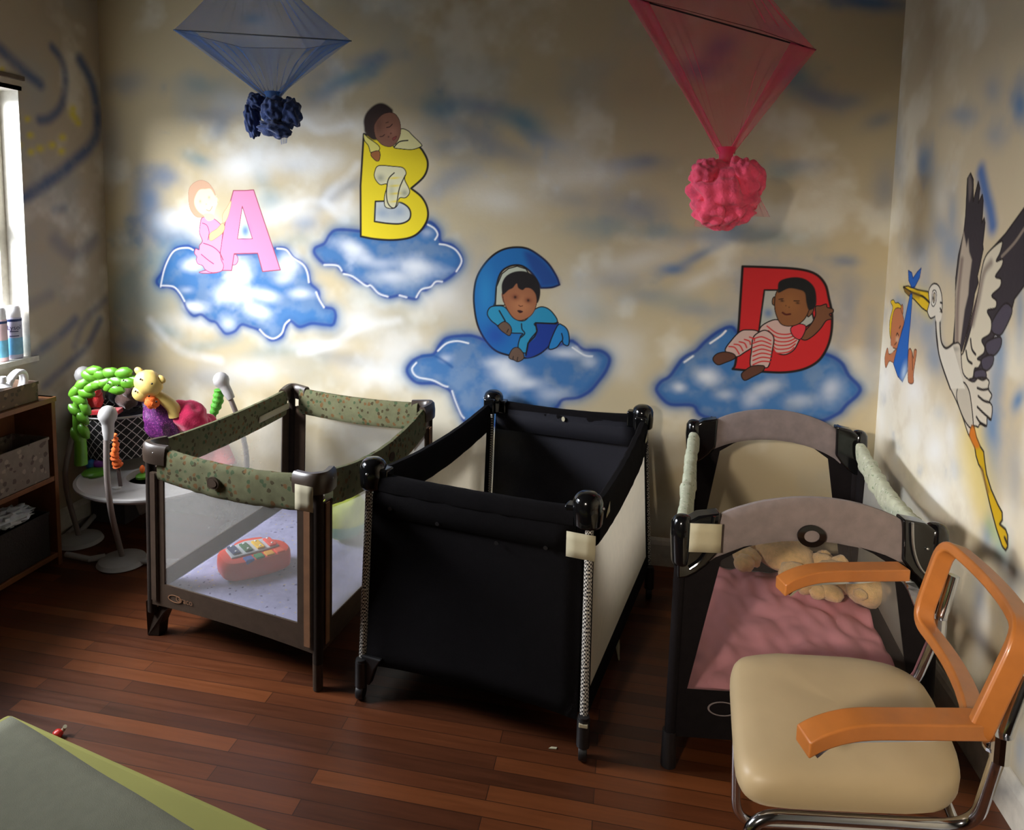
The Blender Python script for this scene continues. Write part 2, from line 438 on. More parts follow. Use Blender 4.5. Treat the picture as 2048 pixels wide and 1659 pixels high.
        return o

BL = (.09, .41, .67); DB = (.05, .30, .56); WH = (.97, .98, .98); INK = (.10, .07, .06); SKY = (.30, .60, .80)
def cloud(w, outline, T=None, edge=DB, holes=(), lights=(), body=.86):
    w.fill(outline, (.28, .54, .72), soft=.05, al=.5, T=T, grow=.03)
    w.fill(outline, BL, soft=.02, al=body, T=T, tex=.30)
    w.stroke(outline, DB, .022, .02, al=.55, T=T, closed=True, tex=.3)
    for h in holes: w.blob(*h[:5], WH, h[5], T=T)
    w.stroke(outline, (.03, .22, .55), .007, .006, al=.8, T=T, closed=True)
    for l in lights: w.stroke(l, WH, .0038, .004, al=.85, T=T)

def paint_back():
    w = Wall('wall_back', 1, 0.0, XL, XR, 0, HC, [(365, 350, 565, 555, .0022), (712, 198, 865, 492, .0022), (940, 485, 1148, 732, .0022), (1415, 522, 1678, 768, .0022)], True)
    w.base((.79, .73, .59), 1)
    B2 = (.30, .46, .64); TE = (.28, .52, .62)
    for b in [(300, 400, 26, 34, 0, .7), (330, 350, 30, 16, 20, .55), (400, 320, 26, 12, 20, .5), (345, 470, 55, 24, 0, .7), (320, 520, 40, 26, 0, .5),
              (420, 232, 30, 14, 0, .35), (440, 255, 16, 26, 30, .45), (400, 170, 34, 16, 10, .35), (250, 165, 40, 20, 0, .35), (220, 300, 26, 60, 0, .3), (285, 410, 20, 60, 0, .3),
              (520, 350, 16, 34, -20, .4), (545, 400, 24, 16, 0, .45), (610, 445, 24, 14, 0, .6), (655, 400, 30, 12, -30, .4), (700, 370, 30, 12, -20, .35), (640, 150, 40, 16, -20, .3),
              (700, 155, 58, 14, -22, .65), (745, 118, 44, 12, -8, .45), (650, 185, 48, 16, -30, .4), (590, 330, 22, 10, 0, .3),
              (880, 215, 34, 16, 10, .55), (960, 212, 44, 14, 10, .5), (1048, 245, 42, 18, 28, .7), (1085, 278, 36, 10, 20, .4), (930, 260, 50, 18, 20, .35), (900, 290, 30, 12, 0, .3), (1010, 300, 50, 14, 20, .3),
              (870, 380, 40, 14, -30, .3), (920, 345, 34, 18, -20, .3), (700, 440, 30, 14, -20, .3), (600, 480, 22, 12, 0, .3),
              (1150, 400, 50, 16, 10, .25), (1210, 452, 60, 16, 0, .4), (1270, 415, 46, 22, 10, .45), (1290, 322, 34, 14, 0, .5), (1240, 330, 36, 10, 0, .3), (1320, 465, 40, 12, 0, .35),
              (1395, 140, 34, 16, 0, .6), (1440, 95, 30, 18, -30, .6), (1590, 150, 30, 26, 20, .6), (1640, 195, 50, 20, 20, .55), (1700, 200, 30, 14, 0, .35), (1760, 240, 30, 14, -20, .4), (1560, 345, 28, 14, 0, .4), (1600, 330, 40, 12, 0, .35),
              (1440, 472, 60, 14, 0, .5), (1345, 538, 26, 9, 0, .75), (1395, 512, 54, 9, -28, .6), (1460, 440, 34, 14, -20, .4), (1540, 470, 60, 18, 10, .4), (1350, 600, 60, 20, 10, .3), (1400, 620, 40, 12, 0, .3),
              (1690, 522, 26, 8, 5, .5), (1735, 4, 60, 12, 5, .9), (1560, 60, 40, 14, 10, .4), (1770, 380, 24, 40, 0, .4), (1700, 600, 20, 50, 0, .4), (1745, 690, 20, 70, 0, .4),
              (1290, 590, 30, 10, 0, .25), (1230, 560, 40, 14, 0, .3), (1180, 620, 40, 20, 30, .3), (260, 690, 30, 16, 0, .5), (330, 660, 40, 12, 20, .4), (420, 690, 50, 10, -10, .3), (560, 700, 70, 12, -8, .3), (700, 720, 60, 14, 10, .3), (420, 755, 60, 20, 0, .35),
              (480, 100, 40, 20, 0, .3), (505, 38, 20, 10, 0, .5), (930, 560, 40, 60, 0, .25), (640, 640, 50, 20, 20, .4), (300, 600, 50, 40, 0, .4), (250, 560, 24, 60, 0, .3)]:
        w.blob(b[0], b[1], b[2]*1.25, b[3]*1.3, b[4], B2 if (b[0]+b[1]) % 3 else TE, min(.9, b[5]*1.05), tex=.45)
    for b in [(480, 330, 50, 40, 0, .8), (560, 320, 60, 30, 0, .6), (640, 320, 60, 26, 0, .5), (600, 240, 70, 30, 0, .5), (480, 210, 60, 24, 0, .4), (590, 420, 50, 30, 0, .5), (690, 420, 30, 40, 0, .5),
              (800, 700, 60, 40, 0, .5), (880, 590, 60, 40, 0, .5), (640, 690, 60, 12, 0, .5), (1140, 300, 60, 40, 0, .3), (350, 440, 30, 20, 0, .6), (1160, 600, 60, 50, 0, .3), (560, 630, 50, 20, 0, .4), (720, 640, 50, 30, 0, .5), (760, 750, 80, 30, 0, .5), (1180, 350, 90, 26, -10, .35), (1000, 400, 60, 30, 10, .4), (820, 330, 30, 60, 0, .35), (1280, 520, 80, 24, -15, .35), (1230, 700, 60, 50, 0, .4), (1400, 560, 50, 16, -25, .35), (1560, 250, 60, 40, 0, .15), (700, 250, 60, 30, 0, .3), (530, 60, 50, 30, 0, .2), (400, 640, 60, 20, 0, .5), (500, 740, 70, 24, 0, .45)]:
        w.blob(*b[:5], WH, b[5], tex=.4)
    for P in ([(540, 260), (600, 240), (640, 262), (700, 250)], [(570, 430), (620, 400), (680, 415), (700, 390)], [(690, 440), (650, 400), (700, 350), (715, 330)], [(600, 705), (660, 690), (720, 655), (800, 640)], [(300, 640), (360, 700), (440, 720)]):
        w.stroke(P, WH, .010, .03, al=.4, tex=.3)
    # four clouds under the letters
    TA = (300, 330, 4.485, 4.485)
    cloud(w, [(95, 1090), (60, 1040), (110, 960), (160, 840), (230, 750), (330, 725), (390, 745), (560, 800), (800, 800), (1000, 780), (1130, 745), (1220, 750), (1290, 830), (1370, 880), (1420, 960), (1440, 1060), (1510, 1130), (1520, 1200), (1560, 1270), (1640, 1290), (1665, 1350), (1640, 1430), (1560, 1430), (1450, 1420), (1340, 1450), (1260, 1400), (1210, 1470), (1180, 1540), (1090, 1570), (1030, 1520), (980, 1480), (900, 1450), (820, 1430), (760, 1490), (680, 1510), (630, 1460), (590, 1410), (530, 1390), (460, 1340), (390, 1350), (330, 1290), (290, 1200), (230, 1120), (160, 1090)], TA,
          holes=[(380, 900, 90, 60, 0, .9), (820, 960, 80, 110, 0, .95), (760, 1150, 160, 70, 0, .9), (1030, 1170, 130, 60, 10, .8), (980, 1310, 120, 60, 20, .9), (1250, 880, 90, 90, 60, .7), (1350, 1150, 120, 50, 0, .6), (400, 1270, 80, 40, 10, .9), (700, 1420, 70, 60, 0, .6), (1200, 1020, 90, 60, 0, .5), (330, 1120, 60, 30, 0, .3)],
          lights=[[(95, 1090), (130, 930), (190, 800), (250, 752), (340, 742), (385, 760)], [(1140, 748), (1220, 760), (1280, 830), (1370, 890), (1410, 960), (1425, 1050)], [(1490, 1140), (1520, 1210), (1560, 1275)], [(985, 1475), (1040, 1530), (1110, 1555), (1180, 1510), (1210, 1430), (1250, 1390)], [(100, 1080), (210, 1090), (270, 1150), (310, 1220)]])
    TB = (620, 190, 3.859, 3.859)
    cloud(w, [(40, 1230), (40, 1180), (110, 1145), (150, 1080), (210, 1040), (380, 1050), (600, 1090), (850, 1040), (920, 980), (990, 1040), (1010, 1130), (1100, 1160), (1160, 1230), (1170, 1300), (1120, 1370), (1040, 1430), (960, 1450), (900, 1500), (850, 1510), (820, 1570), (740, 1560), (690, 1545), (600, 1560), (530, 1530), (460, 1470), (380, 1440), (300, 1390), (240, 1350), (200, 1310), (110, 1300)], TB,
          holes=[(330, 1180, 120, 50, 20, .75), (420, 1260, 100, 50, 20, .5), (820, 1320, 150, 60, 10, .75), (640, 1400, 160, 60, 0, .6), (560, 1300, 120, 50, 0, .4), (900, 1060, 40, 30, 0, .3)],
          lights=[[(110, 1310), (210, 1315), (245, 1355)], [(260, 1380), (330, 1400), (430, 1470), (470, 1470), (530, 1530), (600, 1555)], [(690, 1545), (745, 1560)], [(820, 1560), (860, 1500), (930, 1480), (970, 1440), (1020, 1440)], [(1130, 1360), (1170, 1280), (1130, 1200), (1060, 1160), (1000, 1150)], [(910, 1000), (960, 1030), (985, 1075), (965, 1115)]])
    TC = (800, 480, 4.609, 4.609)
    cloud(w, [(65, 1210), (110, 1120), (200, 1070), (310, 1050), (370, 960), (440, 900), (600, 880), (700, 890), (900, 960), (1200, 1000), (1400, 990), (1560, 930), (1620, 950), (1700, 1010), (1850, 1020), (1930, 1090), (1900, 1200), (1830, 1300), (1750, 1390), (1640, 1450), (1500, 1470), (1440, 1540), (1300, 1640), (1000, 1700), (640, 1690), (560, 1600), (520, 1510), (470, 1400), (400, 1350), (310, 1320), (150, 1310)], TC,
          holes=[(1000, 1230, 190, 110, 20, .85), (1180, 1320, 150, 60, 0, .6), (880, 1130, 120, 50, 0, .5), (1520, 1040, 160, 50, 5, .6), (1750, 1120, 80, 60, 0, .4), (420, 1090, 60, 40, 0, .4), (1400, 1420, 150, 60, 0, .4)],
          lights=[[(150, 1130), (110, 1190), (160, 1260), (300, 1290), (400, 1340), (440, 1350)], [(350, 1020), (430, 950), (530, 930), (630, 950)], [(480, 1390), (510, 1480), (560, 1600), (590, 1640)], [(1590, 990), (1700, 1060), (1770, 1070)]])
    w.stroke([(200, 1070), (300, 1060), (400, 1110), (480, 1170)], DB, .006, .006, al=.7, T=TC)
    TD = (1300, 510, 4.6545, 4.6545)
    w.fill([(760, 60), (1500, 60), (1750, 350), (1780, 900), (1100, 1200), (700, 1100), (740, 600)], BL, soft=.07, al=.35, T=TD, tex=.4)
    cloud(w, [(60, 1250), (100, 1180), (180, 1130), (240, 1050), (290, 980), (350, 930), (430, 890), (520, 800), (640, 710), (760, 670), (850, 760), (1100, 900), (1500, 900), (1660, 930), (1780, 1000), (1850, 1120), (1950, 1230), (1930, 1300), (1830, 1390), (1740, 1480), (1500, 1560), (900, 1560), (500, 1500), (400, 1400), (200, 1390), (110, 1330)], TD,
          holes=[(530, 1130, 120, 80, 10, .75), (270, 1230, 70, 50, 0, .6), (1080, 1230, 150, 60, -15, .5), (1680, 1240, 90, 110, 30, .5), (1400, 1350, 120, 60, 0, .35), (700, 1300, 100, 50, 0, .35), (950, 1330, 90, 60, -30, .4)],
          lights=[[(705, 705), (660, 750), (560, 820)], [(320, 995), (400, 940)]])
    # ---- letter A with a child in pink
    PK = (.93, .55, .70); PKE = (.60, .25, .33); P2 = (.93, .60, .80)
    w.blob(480, 560, 120, 90, 0, WH, .8, T=TA, tex=0)
    w.fill([(440, 960), (600, 965), (660, 900), (700, 860), (760, 800), (790, 840), (770, 890), (700, 900)], P2, T=TA, edge=PKE, w=.0028)
    w.fill([(748, 228), (850, 228), (930, 222), (1170, 940), (1010, 955), (965, 790), (755, 795), (732, 945), (600, 945), (640, 700), (680, 480)], PK, T=TA, smooth=False, edge=PKE, w=.0035)
    w.fill([(828, 370), (785, 662), (918, 660)], (.86, .90, .93), T=TA, smooth=False, edge=PKE, w=.003)
    w.blob(855, 590, 40, 60, 0, BL, .8, T=TA, tex=0)
    w.fill([(650, 450), (690, 380), (730, 320), (700, 460), (660, 520)], (.95, .82, .62), T=TA, edge=(.8, .55, .4), w=.0015)
    w.fill([(470, 470), (540, 470), (600, 500), (650, 570), (640, 720), (630, 780), (640, 850), (660, 900), (640, 950), (560, 965), (500, 940), (470, 900), (430, 885), (415, 850), (420, 820), (400, 790), (410, 750), (440, 760), (445, 720), (470, 680), (445, 610), (450, 530)], P2, T=TA, edge=PKE, w=.0028)
    w.stroke([(480, 700), (560, 730), (620, 780), (655, 850)], PKE, .0025, T=TA); w.stroke([(460, 800), (520, 850), (570, 885)], PKE, .0025, T=TA)
    w.stroke([(470, 520), (510, 540), (530, 600), (520, 670)], PKE, .002, T=TA)
    w.fill([(530, 660), (540, 610), (600, 570), (650, 520), (670, 560), (650, 610), (600, 650), (550, 680)], (.93, .76, .55), T=TA, edge=(.75, .45, .3), w=.0015)
    w.fill([(345, 250), (370, 180), (440, 138), (510, 150), (560, 205), (585, 270), (575, 400), (520, 450), (440, 470), (390, 440), (355, 370)], (.82, .66, .54), T=TA, edge=(.72, .55, .45), w=.0015)
    w.fill([(400, 300), (440, 225), (500, 215), (545, 215), (580, 270), (600, 280), (615, 310), (600, 360), (585, 400), (570, 450), (520, 460), (450, 430), (405, 370)], (.97, .92, .74), T=TA, soft=.003)
    w.stroke([(590, 285), (608, 290), (608, 340)], (.75, .6, .45), .0012, T=TA)
    for q in [(450, 325, 10, 14), (530, 290, 10, 14), (505, 350, 6, 5)]: w.blob(*q, 0, (.55, .5, .4), .6, T=TA, tex=0)
    w.stroke([(505, 400), (535, 410), (560, 370)], (.75, .5, .4), .0015, T=TA)
    w.fill([(480, 440), (560, 440), (575, 480), (520, 500)], (.95, .85, .66), T=TA)
    # ---- letter B with a sleeping child in yellow
    YE = (.93, .84, .12); SK = (.52, .35, .27)
    w.fill([(415, 300), (415, 300), (840, 395), (840, 395), (870, 430), (905, 500), (905, 570), (870, 640), (780, 720), (780, 720), (860, 785), (905, 870), (905, 960), (850, 1050), (770, 1100), (640, 1118), (500, 1110), (392, 1090), (392, 1090), (390, 700), (390, 700)], YE, T=TB, edge=INK, w=.0075)
    w.fill([(505, 820), (505, 820), (660, 820), (740, 850), (775, 900), (765, 960), (700, 992), (600, 990), (498, 975), (498, 975)], (.80, .82, .80), T=TB, edge=INK, w=.006)
    w.blob(560, 910, 50, 40, 0, BL, .4, T=TB); w.blob(690, 900, 50, 40, 0, BL, .4, T=TB)
    w.fill([(530, 545), (640, 550), (715, 560), (742, 600), (730, 650), (770, 740), (740, 790), (690, 795), (675, 850), (640, 875), (580, 860), (575, 780), (595, 690), (540, 690), (500, 640), (500, 590)], (.88, .86, .70), T=TB, edge=INK, w=.0032)
    for k in range(4): w.blob(650+k*3, 640+k*60, 45, 9, -4, YE, .8, T=TB, tex=0)
    w.blob(545, 640, 30, 30, 0, (.25, .3, .35), .5, T=TB, tex=0); w.blob(730, 755, 26, 26, 0, (.25, .3, .35), .5, T=TB, tex=0); w.blob(630, 740, 22, 60, 0, (.55, .58, .5), .4, T=TB, tex=0)
    w.stroke([(650, 600), (605, 650), (590, 750), (600, 830), (635, 870), (665, 850), (690, 720), (735, 620)], INK, .0028, T=TB)
    w.fill([(700, 262), (755, 275), (790, 310), (860, 380), (850, 400), (790, 420), (700, 415), (645, 400), (660, 330)], (.90, .87, .62), T=TB, edge=INK, w=.003)
    w.stroke([(650, 400), (690, 360), (755, 350)], INK, .003, T=TB)
    w.fill([(415, 300), (450, 330), (530, 390), (530, 430), (480, 440), (465, 440), (450, 390), (420, 350)], (.88, .84, .45), T=TB, edge=INK, w=.003)
    w.fill([(480, 440), (530, 430), (542, 460), (535, 500), (520, 510), (500, 500), (470, 465)], (.62, .38, .2), T=TB, edge=INK, w=.0025)
    w.fill([(418, 250), (415, 190), (440, 130), (500, 75), (560, 62), (620, 95), (640, 140), (600, 300), (520, 345), (470, 340), (425, 290)], (.20, .14, .12), soft=.006, T=TB)
    w.fill([(500, 300), (495, 240), (520, 190), (560, 150), (610, 135), (655, 145), (688, 190), (700, 250), (695, 310), (665, 370), (620, 398), (560, 385), (515, 340)], SK, T=TB, edge=(.25, .14, .1), w=.002)
    w.blob(640, 280, 45, 45, 0, (.68, .45, .36), .5, T=TB, tex=0); w.blob(530, 230, 30, 60, 0, (.33, .2, .15), .5, T=TB, tex=0)
    w.stroke([(592, 250), (615, 245), (635, 225)], (.2, .1, .08), .0022, T=TB); w.stroke([(540, 320), (560, 318), (575, 305)], (.25, .13, .1), .0022, T=TB)
    w.stroke([(585, 215), (605, 208)], (.3, .18, .13), .002, T=TB)
    w.blob(606, 322, 6, 6, 0, (.2, .1, .08), .9, T=TB, tex=0); w.blob(624, 296, 6, 6, 0, (.2, .1, .08), .9, T=TB, tex=0)
    w.fill([(635, 335), (655, 322), (668, 318), (662, 335), (645, 350)], (.55, .25, .22), T=TB, edge=(.3, .1, .1), w=.0015)
    # ---- letter C with a crawling child in blue
    CB = (.12, .42, .68)
    w.fill([(1470, 410), (1470, 410), (1440, 330), (1370, 220), (1280, 140), (1180, 80), (1080, 65), (970, 80), (870, 130), (780, 220), (710, 340), (682, 480), (685, 620), (715, 780), (780, 910), (870, 1010), (980, 1055), (1150, 1085), (1280, 1050), (1380, 960), (1430, 860), (1455, 760), (1455, 760), (1250, 760), (1100, 740), (880, 640), (880, 560), (890, 420), (930, 300), (1000, 245), (1080, 230), (1150, 250), (1230, 320), (1300, 440), (1300, 440), (1400, 435)], CB, T=TC, edge=INK, w=.007)
    w.fill([(1250, 760), (1450, 765), (1430, 860), (1370, 970), (1270, 1050), (1160, 1080), (1180, 960), (1250, 890)], (.10, .22, .55), T=TC, soft=.004)
    w.fill([(1290, 435), (1465, 405), (1420, 300), (1280, 150), (1150, 110), (1200, 260), (1280, 380)], (.13, .24, .52), T=TC, soft=.02, al=.8)
    w.blob(880, 880, 110, 110, 30, (.12, .25, .60), .7, T=TC, tex=0); w.blob(790, 480, 70, 200, 0, (.16, .52, .75), .8, T=TC, tex=0)
    w.fill([(880, 600), (890, 430), (940, 310), (1000, 262), (1080, 240), (1160, 265), (1200, 330), (1100, 500), (960, 600)], (.72, .74, .66), T=TC, smooth=False, edge=INK, w=.004)
    w.fill([(1370, 990), (1450, 790), (1500, 785), (1545, 830), (1560, 910), (1550, 970), (1510, 960), (1490, 930), (1440, 990)], (.15, .50, .75), T=TC, edge=INK, w=.004)
    w.stroke([(1490, 860), (1500, 900), (1495, 935)], INK, .003, T=TC)
    w.fill([(805, 680), (830, 620), (900, 605), (970, 620), (1050, 720), (1150, 740), (1240, 640), (1320, 615), (1400, 660), (1445, 760), (1250, 765), (1255, 800), (1260, 840), (1190, 930), (1160, 1040), (1090, 990), (1110, 890), (1130, 860), (1030, 855), (940, 830), (890, 780), (840, 740)], (.16, .55, .70), T=TC, edge=INK, w=.004)
    w.stroke([(915, 650), (950, 710), (970, 745), (900, 790)], INK, .0035, T=TC, smooth=False); w.stroke([(1120, 770), (1125, 820), (1150, 860), (1110, 900)], INK, .003, T=TC)
    w.stroke([(1440, 770), (1250, 762), (1262, 840), (1240, 890), (1180, 950), (1160, 1060)], INK, .0038, T=TC, smooth=False)
    for P in ([(905, 790), (960, 750), (1010, 780), (1030, 830), (1010, 880), (970, 860), (930, 830)], [(1005, 1060), (1040, 1000), (1090, 990), (1135, 1040), (1140, 1090), (1090, 1120), (1050, 1105), (1010, 1090)]):
        w.fill(P, (.40, .31, .25), T=TC, edge=INK, w=.003)
    w.stroke([(985, 850), (1000, 820)], INK, .002, T=TC); w.stroke([(1040, 1100), (1045, 1070)], INK, .002, T=TC); w.stroke([(1080, 1110), (1085, 1080)], INK, .002, T=TC)
    w.fill([(935, 500), (955, 480), (970, 560), (950, 570)], (.6, .4, .28), T=TC)
    w.fill([(945, 480), (960, 400), (1060, 340), (1220, 400), (1265, 500), (1250, 620), (1200, 700), (1110, 740), (1040, 710), (980, 620), (955, 560)], (.62, .39, .26), T=TC, edge=(.2, .1, .08), w=.0025)
    w.blob(1120, 600, 90, 80, 0, (.78, .52, .34), .55, T=TC, tex=0)
    w.fill([(940, 480), (940, 400), (980, 330), (1060, 290), (1160, 290), (1250, 340), (1290, 430), (1290, 520), (1265, 580), (1250, 500), (1210, 450), (1160, 440), (1130, 460), (1090, 440), (1075, 400), (1040, 440), (1000, 460), (955, 500)], (.10, .08, .08), soft=.003, T=TC)
    for u_, v_ in ((1062, 525), (1182, 555)): w.blob(u_, v_, 34, 26, 10, (.40, .18, .12), .7, T=TC, tex=0); w.blob(u_, v_, 12, 13, 0, (.08, .04, .04), .95, T=TC, tex=0)
    w.stroke([(1095, 600), (1110, 610), (1130, 605)], (.35, .18, .12), .0018, T=TC); w.fill([(1080, 650), (1105, 645), (1135, 658), (1105, 672)], (.2, .06, .06), T=TC)
    # ---- letter D with a reclining child in red and white
    RD = (.76, .14, .15)
    w.fill([(862, 105), (862, 105), (1100, 112), (1380, 130), (1540, 175), (1630, 270), (1665, 400), (1695, 560), (1685, 740), (1640, 880), (1560, 990), (1430, 1060), (1260, 1090), (1060, 1085), (770, 1060), (770, 1060), (800, 980), (830, 600), (830, 600)], RD, T=TD, edge=INK, w=.008)
    w.fill([(1065, 325), (1200, 325), (1500, 500), (1530, 620), (1400, 700), (1015, 700)], (.68, .68, .64), T=TD, smooth=False, edge=INK, w=.0055)
    w.blob(1100, 540, 40, 40, 0, BL, .6, T=TD)
    w.fill([(1400, 770), (1430, 720), (1500, 640), (1540, 560), (1540, 480), (1590, 470), (1640, 455), (1650, 485), (1700, 500), (1705, 530), (1670, 550), (1695, 590), (1640, 610), (1590, 680), (1520, 750), (1450, 790)], (.45, .29, .19), T=TD, edge=INK, w=.0035)
    w.fill([(1015, 710), (1050, 650), (1160, 600), (1250, 620), (1400, 640), (1440, 690), (1390, 790), (1340, 880), (1260, 925), (1180, 910), (1130, 860), (1040, 780)], (.78, .66, .62), T=TD, edge=INK, w=.004)
    for k in range(6): w.stroke([(1090+k*12, 660+k*42), (1180, 725+k*37), (1290, 735+k*33), (1400-k*12, 690+k*34)], RD, .0028, T=TD)
    w.fill([(1310, 680), (1380, 640), (1450, 660), (1430, 740), (1390, 785), (1330, 750)], (.82, .22, .26), T=TD, edge=INK, w=.003)
    for leg in ([(700, 890), (760, 790), (840, 710), (910, 695), (1010, 715), (980, 830), (880, 905), (800, 945)], [(935, 1030), (945, 880), (960, 770), (1010, 720), (1080, 700), (1150, 760), (1140, 880), (1100, 1040), (1020, 1030)]):
        w.fill(leg, (.78, .66, .62), T=TD, edge=INK, w=.004)
    for k in range(5): w.stroke([(735+k*48, 850-k*22), (790+k*45, 860-k*20), (830+k*35, 920-k*30)], RD, .0028, T=TD)
    for k in range(7): w.stroke([(958, 780+k*40), (1040, 760+k*38), (1125, 795+k*33)], RD, .0028, T=TD)
    for P in ([(585, 970), (620, 920), (700, 900), (780, 920), (790, 960), (700, 1000), (630, 1020)], [(850, 1110), (900, 1060), (960, 1030), (1060, 1030), (1050, 1080), (960, 1130), (880, 1165)]):
        w.fill(P, (.36, .22, .16), T=TD, edge=INK, w=.0035)
    w.fill([(1160, 390), (1140, 410), (1140, 455), (1170, 465)], (.5, .33, .2), T=TD, edge=INK, w=.003)
    w.fill([(1470, 520), (1500, 490), (1525, 495), (1510, 540), (1470, 575)], (.45, .3, .2), T=TD, edge=INK, w=.003)
    w.fill([(1175, 350), (1220, 300), (1330, 290), (1450, 330), (1490, 450), (1460, 560), (1400, 630), (1310, 660), (1220, 640), (1170, 540), (1160, 440)], (.52, .33, .19), T=TD, edge=(.15, .08, .06), w=.003)
    w.blob(1300, 450, 90, 90, 0, (.62, .41, .22), .5, T=TD, tex=0)
    w.fill([(1190, 320), (1200, 250), (1270, 215), (1370, 205), (1460, 230), (1530, 300), (1550, 400), (1540, 480), (1480, 510), (1455, 440), (1440, 350), (1380, 320), (1290, 310), (1200, 350)], (.09, .09, .09), soft=.003, T=TD)
    for u_, v_ in ((1230, 425), (1375, 445)): w.blob(u_, v_, 18, 10, 10, (.08, .04, .03), .9, T=TD, tex=0)
    w.stroke([(1200, 410), (1240, 405)], (.15, .08, .05), .002, T=TD); w.stroke([(1340, 425), (1390, 425)], (.15, .08, .05), .002, T=TD)
    w.blob(1265, 470, 5, 6, 0, (.2, .1, .06), .9, T=TD, tex=0); w.blob(1295, 485, 6, 6, 0, (.2, .1, .06), .9, T=TD, tex=0)
    w.stroke([(1235, 535), (1265, 552), (1305, 548)], (.3, .08, .05), .004, T=TD)
    return w.build()

def paint_right():
    w = Wall('wall_right', 0, XR, YF, 0, 0, HC, [(1762, 340, 2047, 1110, .003)], True, med=.006)
    w.base((.82, .77, .65), 21)
    B2 = (.34, .52, .70)
    for b in [(1795, 300, 14, 60, 0, .35), (1850, 320, 14, 30, 0, .5), (1845, 330, 10, 20, 0, .5), (1925, 230, 30, 16, 0, .45), (1990, 270, 20, 20, 0, .35), (2040, 210, 16, 34, 0, .8), (1985, 180, 20, 30, 0, .35),
              (1900, 500, 22, 40, 0, .5), (1880, 460, 16, 30, 0, .4), (1905, 420, 12, 40, 0, .4), (1840, 500, 24, 30, 0, .4), (1815, 640, 22, 30, 0, .45), (1795, 610, 10, 20, 0, .5), (1855, 660, 20, 40, 0, .5), (1870, 720, 20, 30, 0, .5), (1760, 720, 12, 40, 0, .5),
              (1770, 800, 12, 24, 0, .5), (1785, 870, 5, 26, -12, .95), (1795, 900, 10, 20, 0, .5), (1875, 830, 12, 16, 0, .7), (1900, 940, 18, 16, 0, .6), (1840, 940, 7, 12, 0, .6), (1800, 960, 12, 20, 0, .4), (1900, 1040, 22, 30, 0, .35), (1975, 1060, 12, 30, 0, .8), (2000, 1100, 20, 30, 0, .5),
              (1980, 860, 16, 40, 0, .7), (2000, 700, 12, 60, 0, .6), (1990, 780, 14, 60, 0, .5), (2036, 800, 12, 24, 20, .8), (2040, 620, 10, 60, 0, .5), (1985, 920, 20, 60, 0, .45), (2030, 950, 14, 60, 0, .3), (2020, 1180, 18, 60, 0, .4), (1960, 1200, 14, 40, 0, .35), (2040, 1500, 12, 40, 0, .4), (1760, 620, 8, 40, 0, .35), (1850, 570, 16, 40, 0, .3)]:
        w.blob(b[0], b[1], b[2]*1.1, b[3]*1.2, b[4], B2, min(.95, b[5]*1.1), tex=.4)
    w.fill([(1745, 640), (1790, 700), (1850, 760), (1905, 850), (1940, 960), (1950, 1060), (1900, 1110), (1820, 1000), (1745, 850)], (.95, .93, .86), soft=.10, al=.9, tex=.4)
    for b in [(1770, 760, 16, 40, 0, .6), (1830, 780, 22, 36, 0, .7), (1870, 900, 22, 40, 0, .8), (1830, 870, 18, 40, 0, .6), (1870, 990, 30, 40, 0, .8), (1900, 870, 12, 40, 0, .5), (1760, 840, 12, 40, 0, .5), (1960, 1290, 18, 60, 0, .6), (2010, 1050, 14, 60, 0, .3), (1880, 400, 16, 40, 0, .3)]:
        w.blob(*b[:5], WH, b[5], tex=.4)
    w.stroke([(1962, 345), (1972, 390), (1980, 420), (1985, 450)], (.22, .42, .68), .028, .026, al=.9)
    w.fill([(1940, 820), (1965, 860), (1985, 950), (1985, 1040), (1965, 1050), (1930, 960), (1920, 880)], (.90, .80, .35), soft=.07, al=.55)
    w.fill([(1975, 1040), (2010, 1060), (2010, 1110), (1985, 1080)], (.55, .68, .35), soft=.04, al=.5)
    w.fill([(1800, 570), (1862, 585), (1862, 640), (1830, 610)], (.85, .78, .3), soft=.03, al=.5)
    TA = (1750, 520, 6.381, 6.381); TB = (1848, 330, 5.53, 5.53); TC = (1848, 600, 5.53, 5.53); TL = (1898, 830, 5.926, 5.926)
    K = (.13, .10, .09); SKN = (.74, .46, .30); WG = (.80, .78, .72); DG = (.22, .20, .22)
    E = .0045
    # far wing
    w.fill([(345, 1659), (350, 1250), (380, 1000), (440, 740), (460, 560), (480, 150), (515, 88), (545, 160), (545, 400), (600, 182), (618, 260), (600, 420), (645, 325), (655, 400), (640, 640), (665, 585), (675, 640), (650, 880), (655, 930), (620, 1100), (590, 1230), (600, 1300), (560, 1420), (540, 1560), (520, 1659), (420, 2050), (330, 2150), (320, 2000)], DG, T=TB, smooth=False, edge=K, w=E)
    w.fill([(340, 2000), (350, 1400), (400, 1000), (440, 740), (470, 900), (490, 820), (500, 960), (530, 1050), (500, 1280), (490, 1430), (450, 1600), (400, 1980), (340, 2120)], (.72, .67, .60), T=TB, smooth=False, soft=.006)
    w.stroke([(365, 2000), (375, 1500), (420, 1050)], (.42, .34, .32), .011, .01, al=.7, T=TB)
    w.fill([(490, 150), (515, 130), (530, 250), (500, 400)], (.48, .44, .42), T=TB, soft=.008, al=.8)
    # near wing: dark feathers then white coverts
    w.fill([(1110, 470), (900, 760), (700, 980), (660, 1060), (600, 1400), (480, 1850), (430, 2080), (440, 2280), (430, 2400), (450, 2500), (540, 2550), (610, 2430), (640, 2300), (690, 2250), (690, 2100), (760, 2050), (765, 1900), (850, 1800), (855, 1700), (970, 1600), (1000, 1480), (1110, 1330)], DG, T=TB, smooth=False, edge=K, w=E)
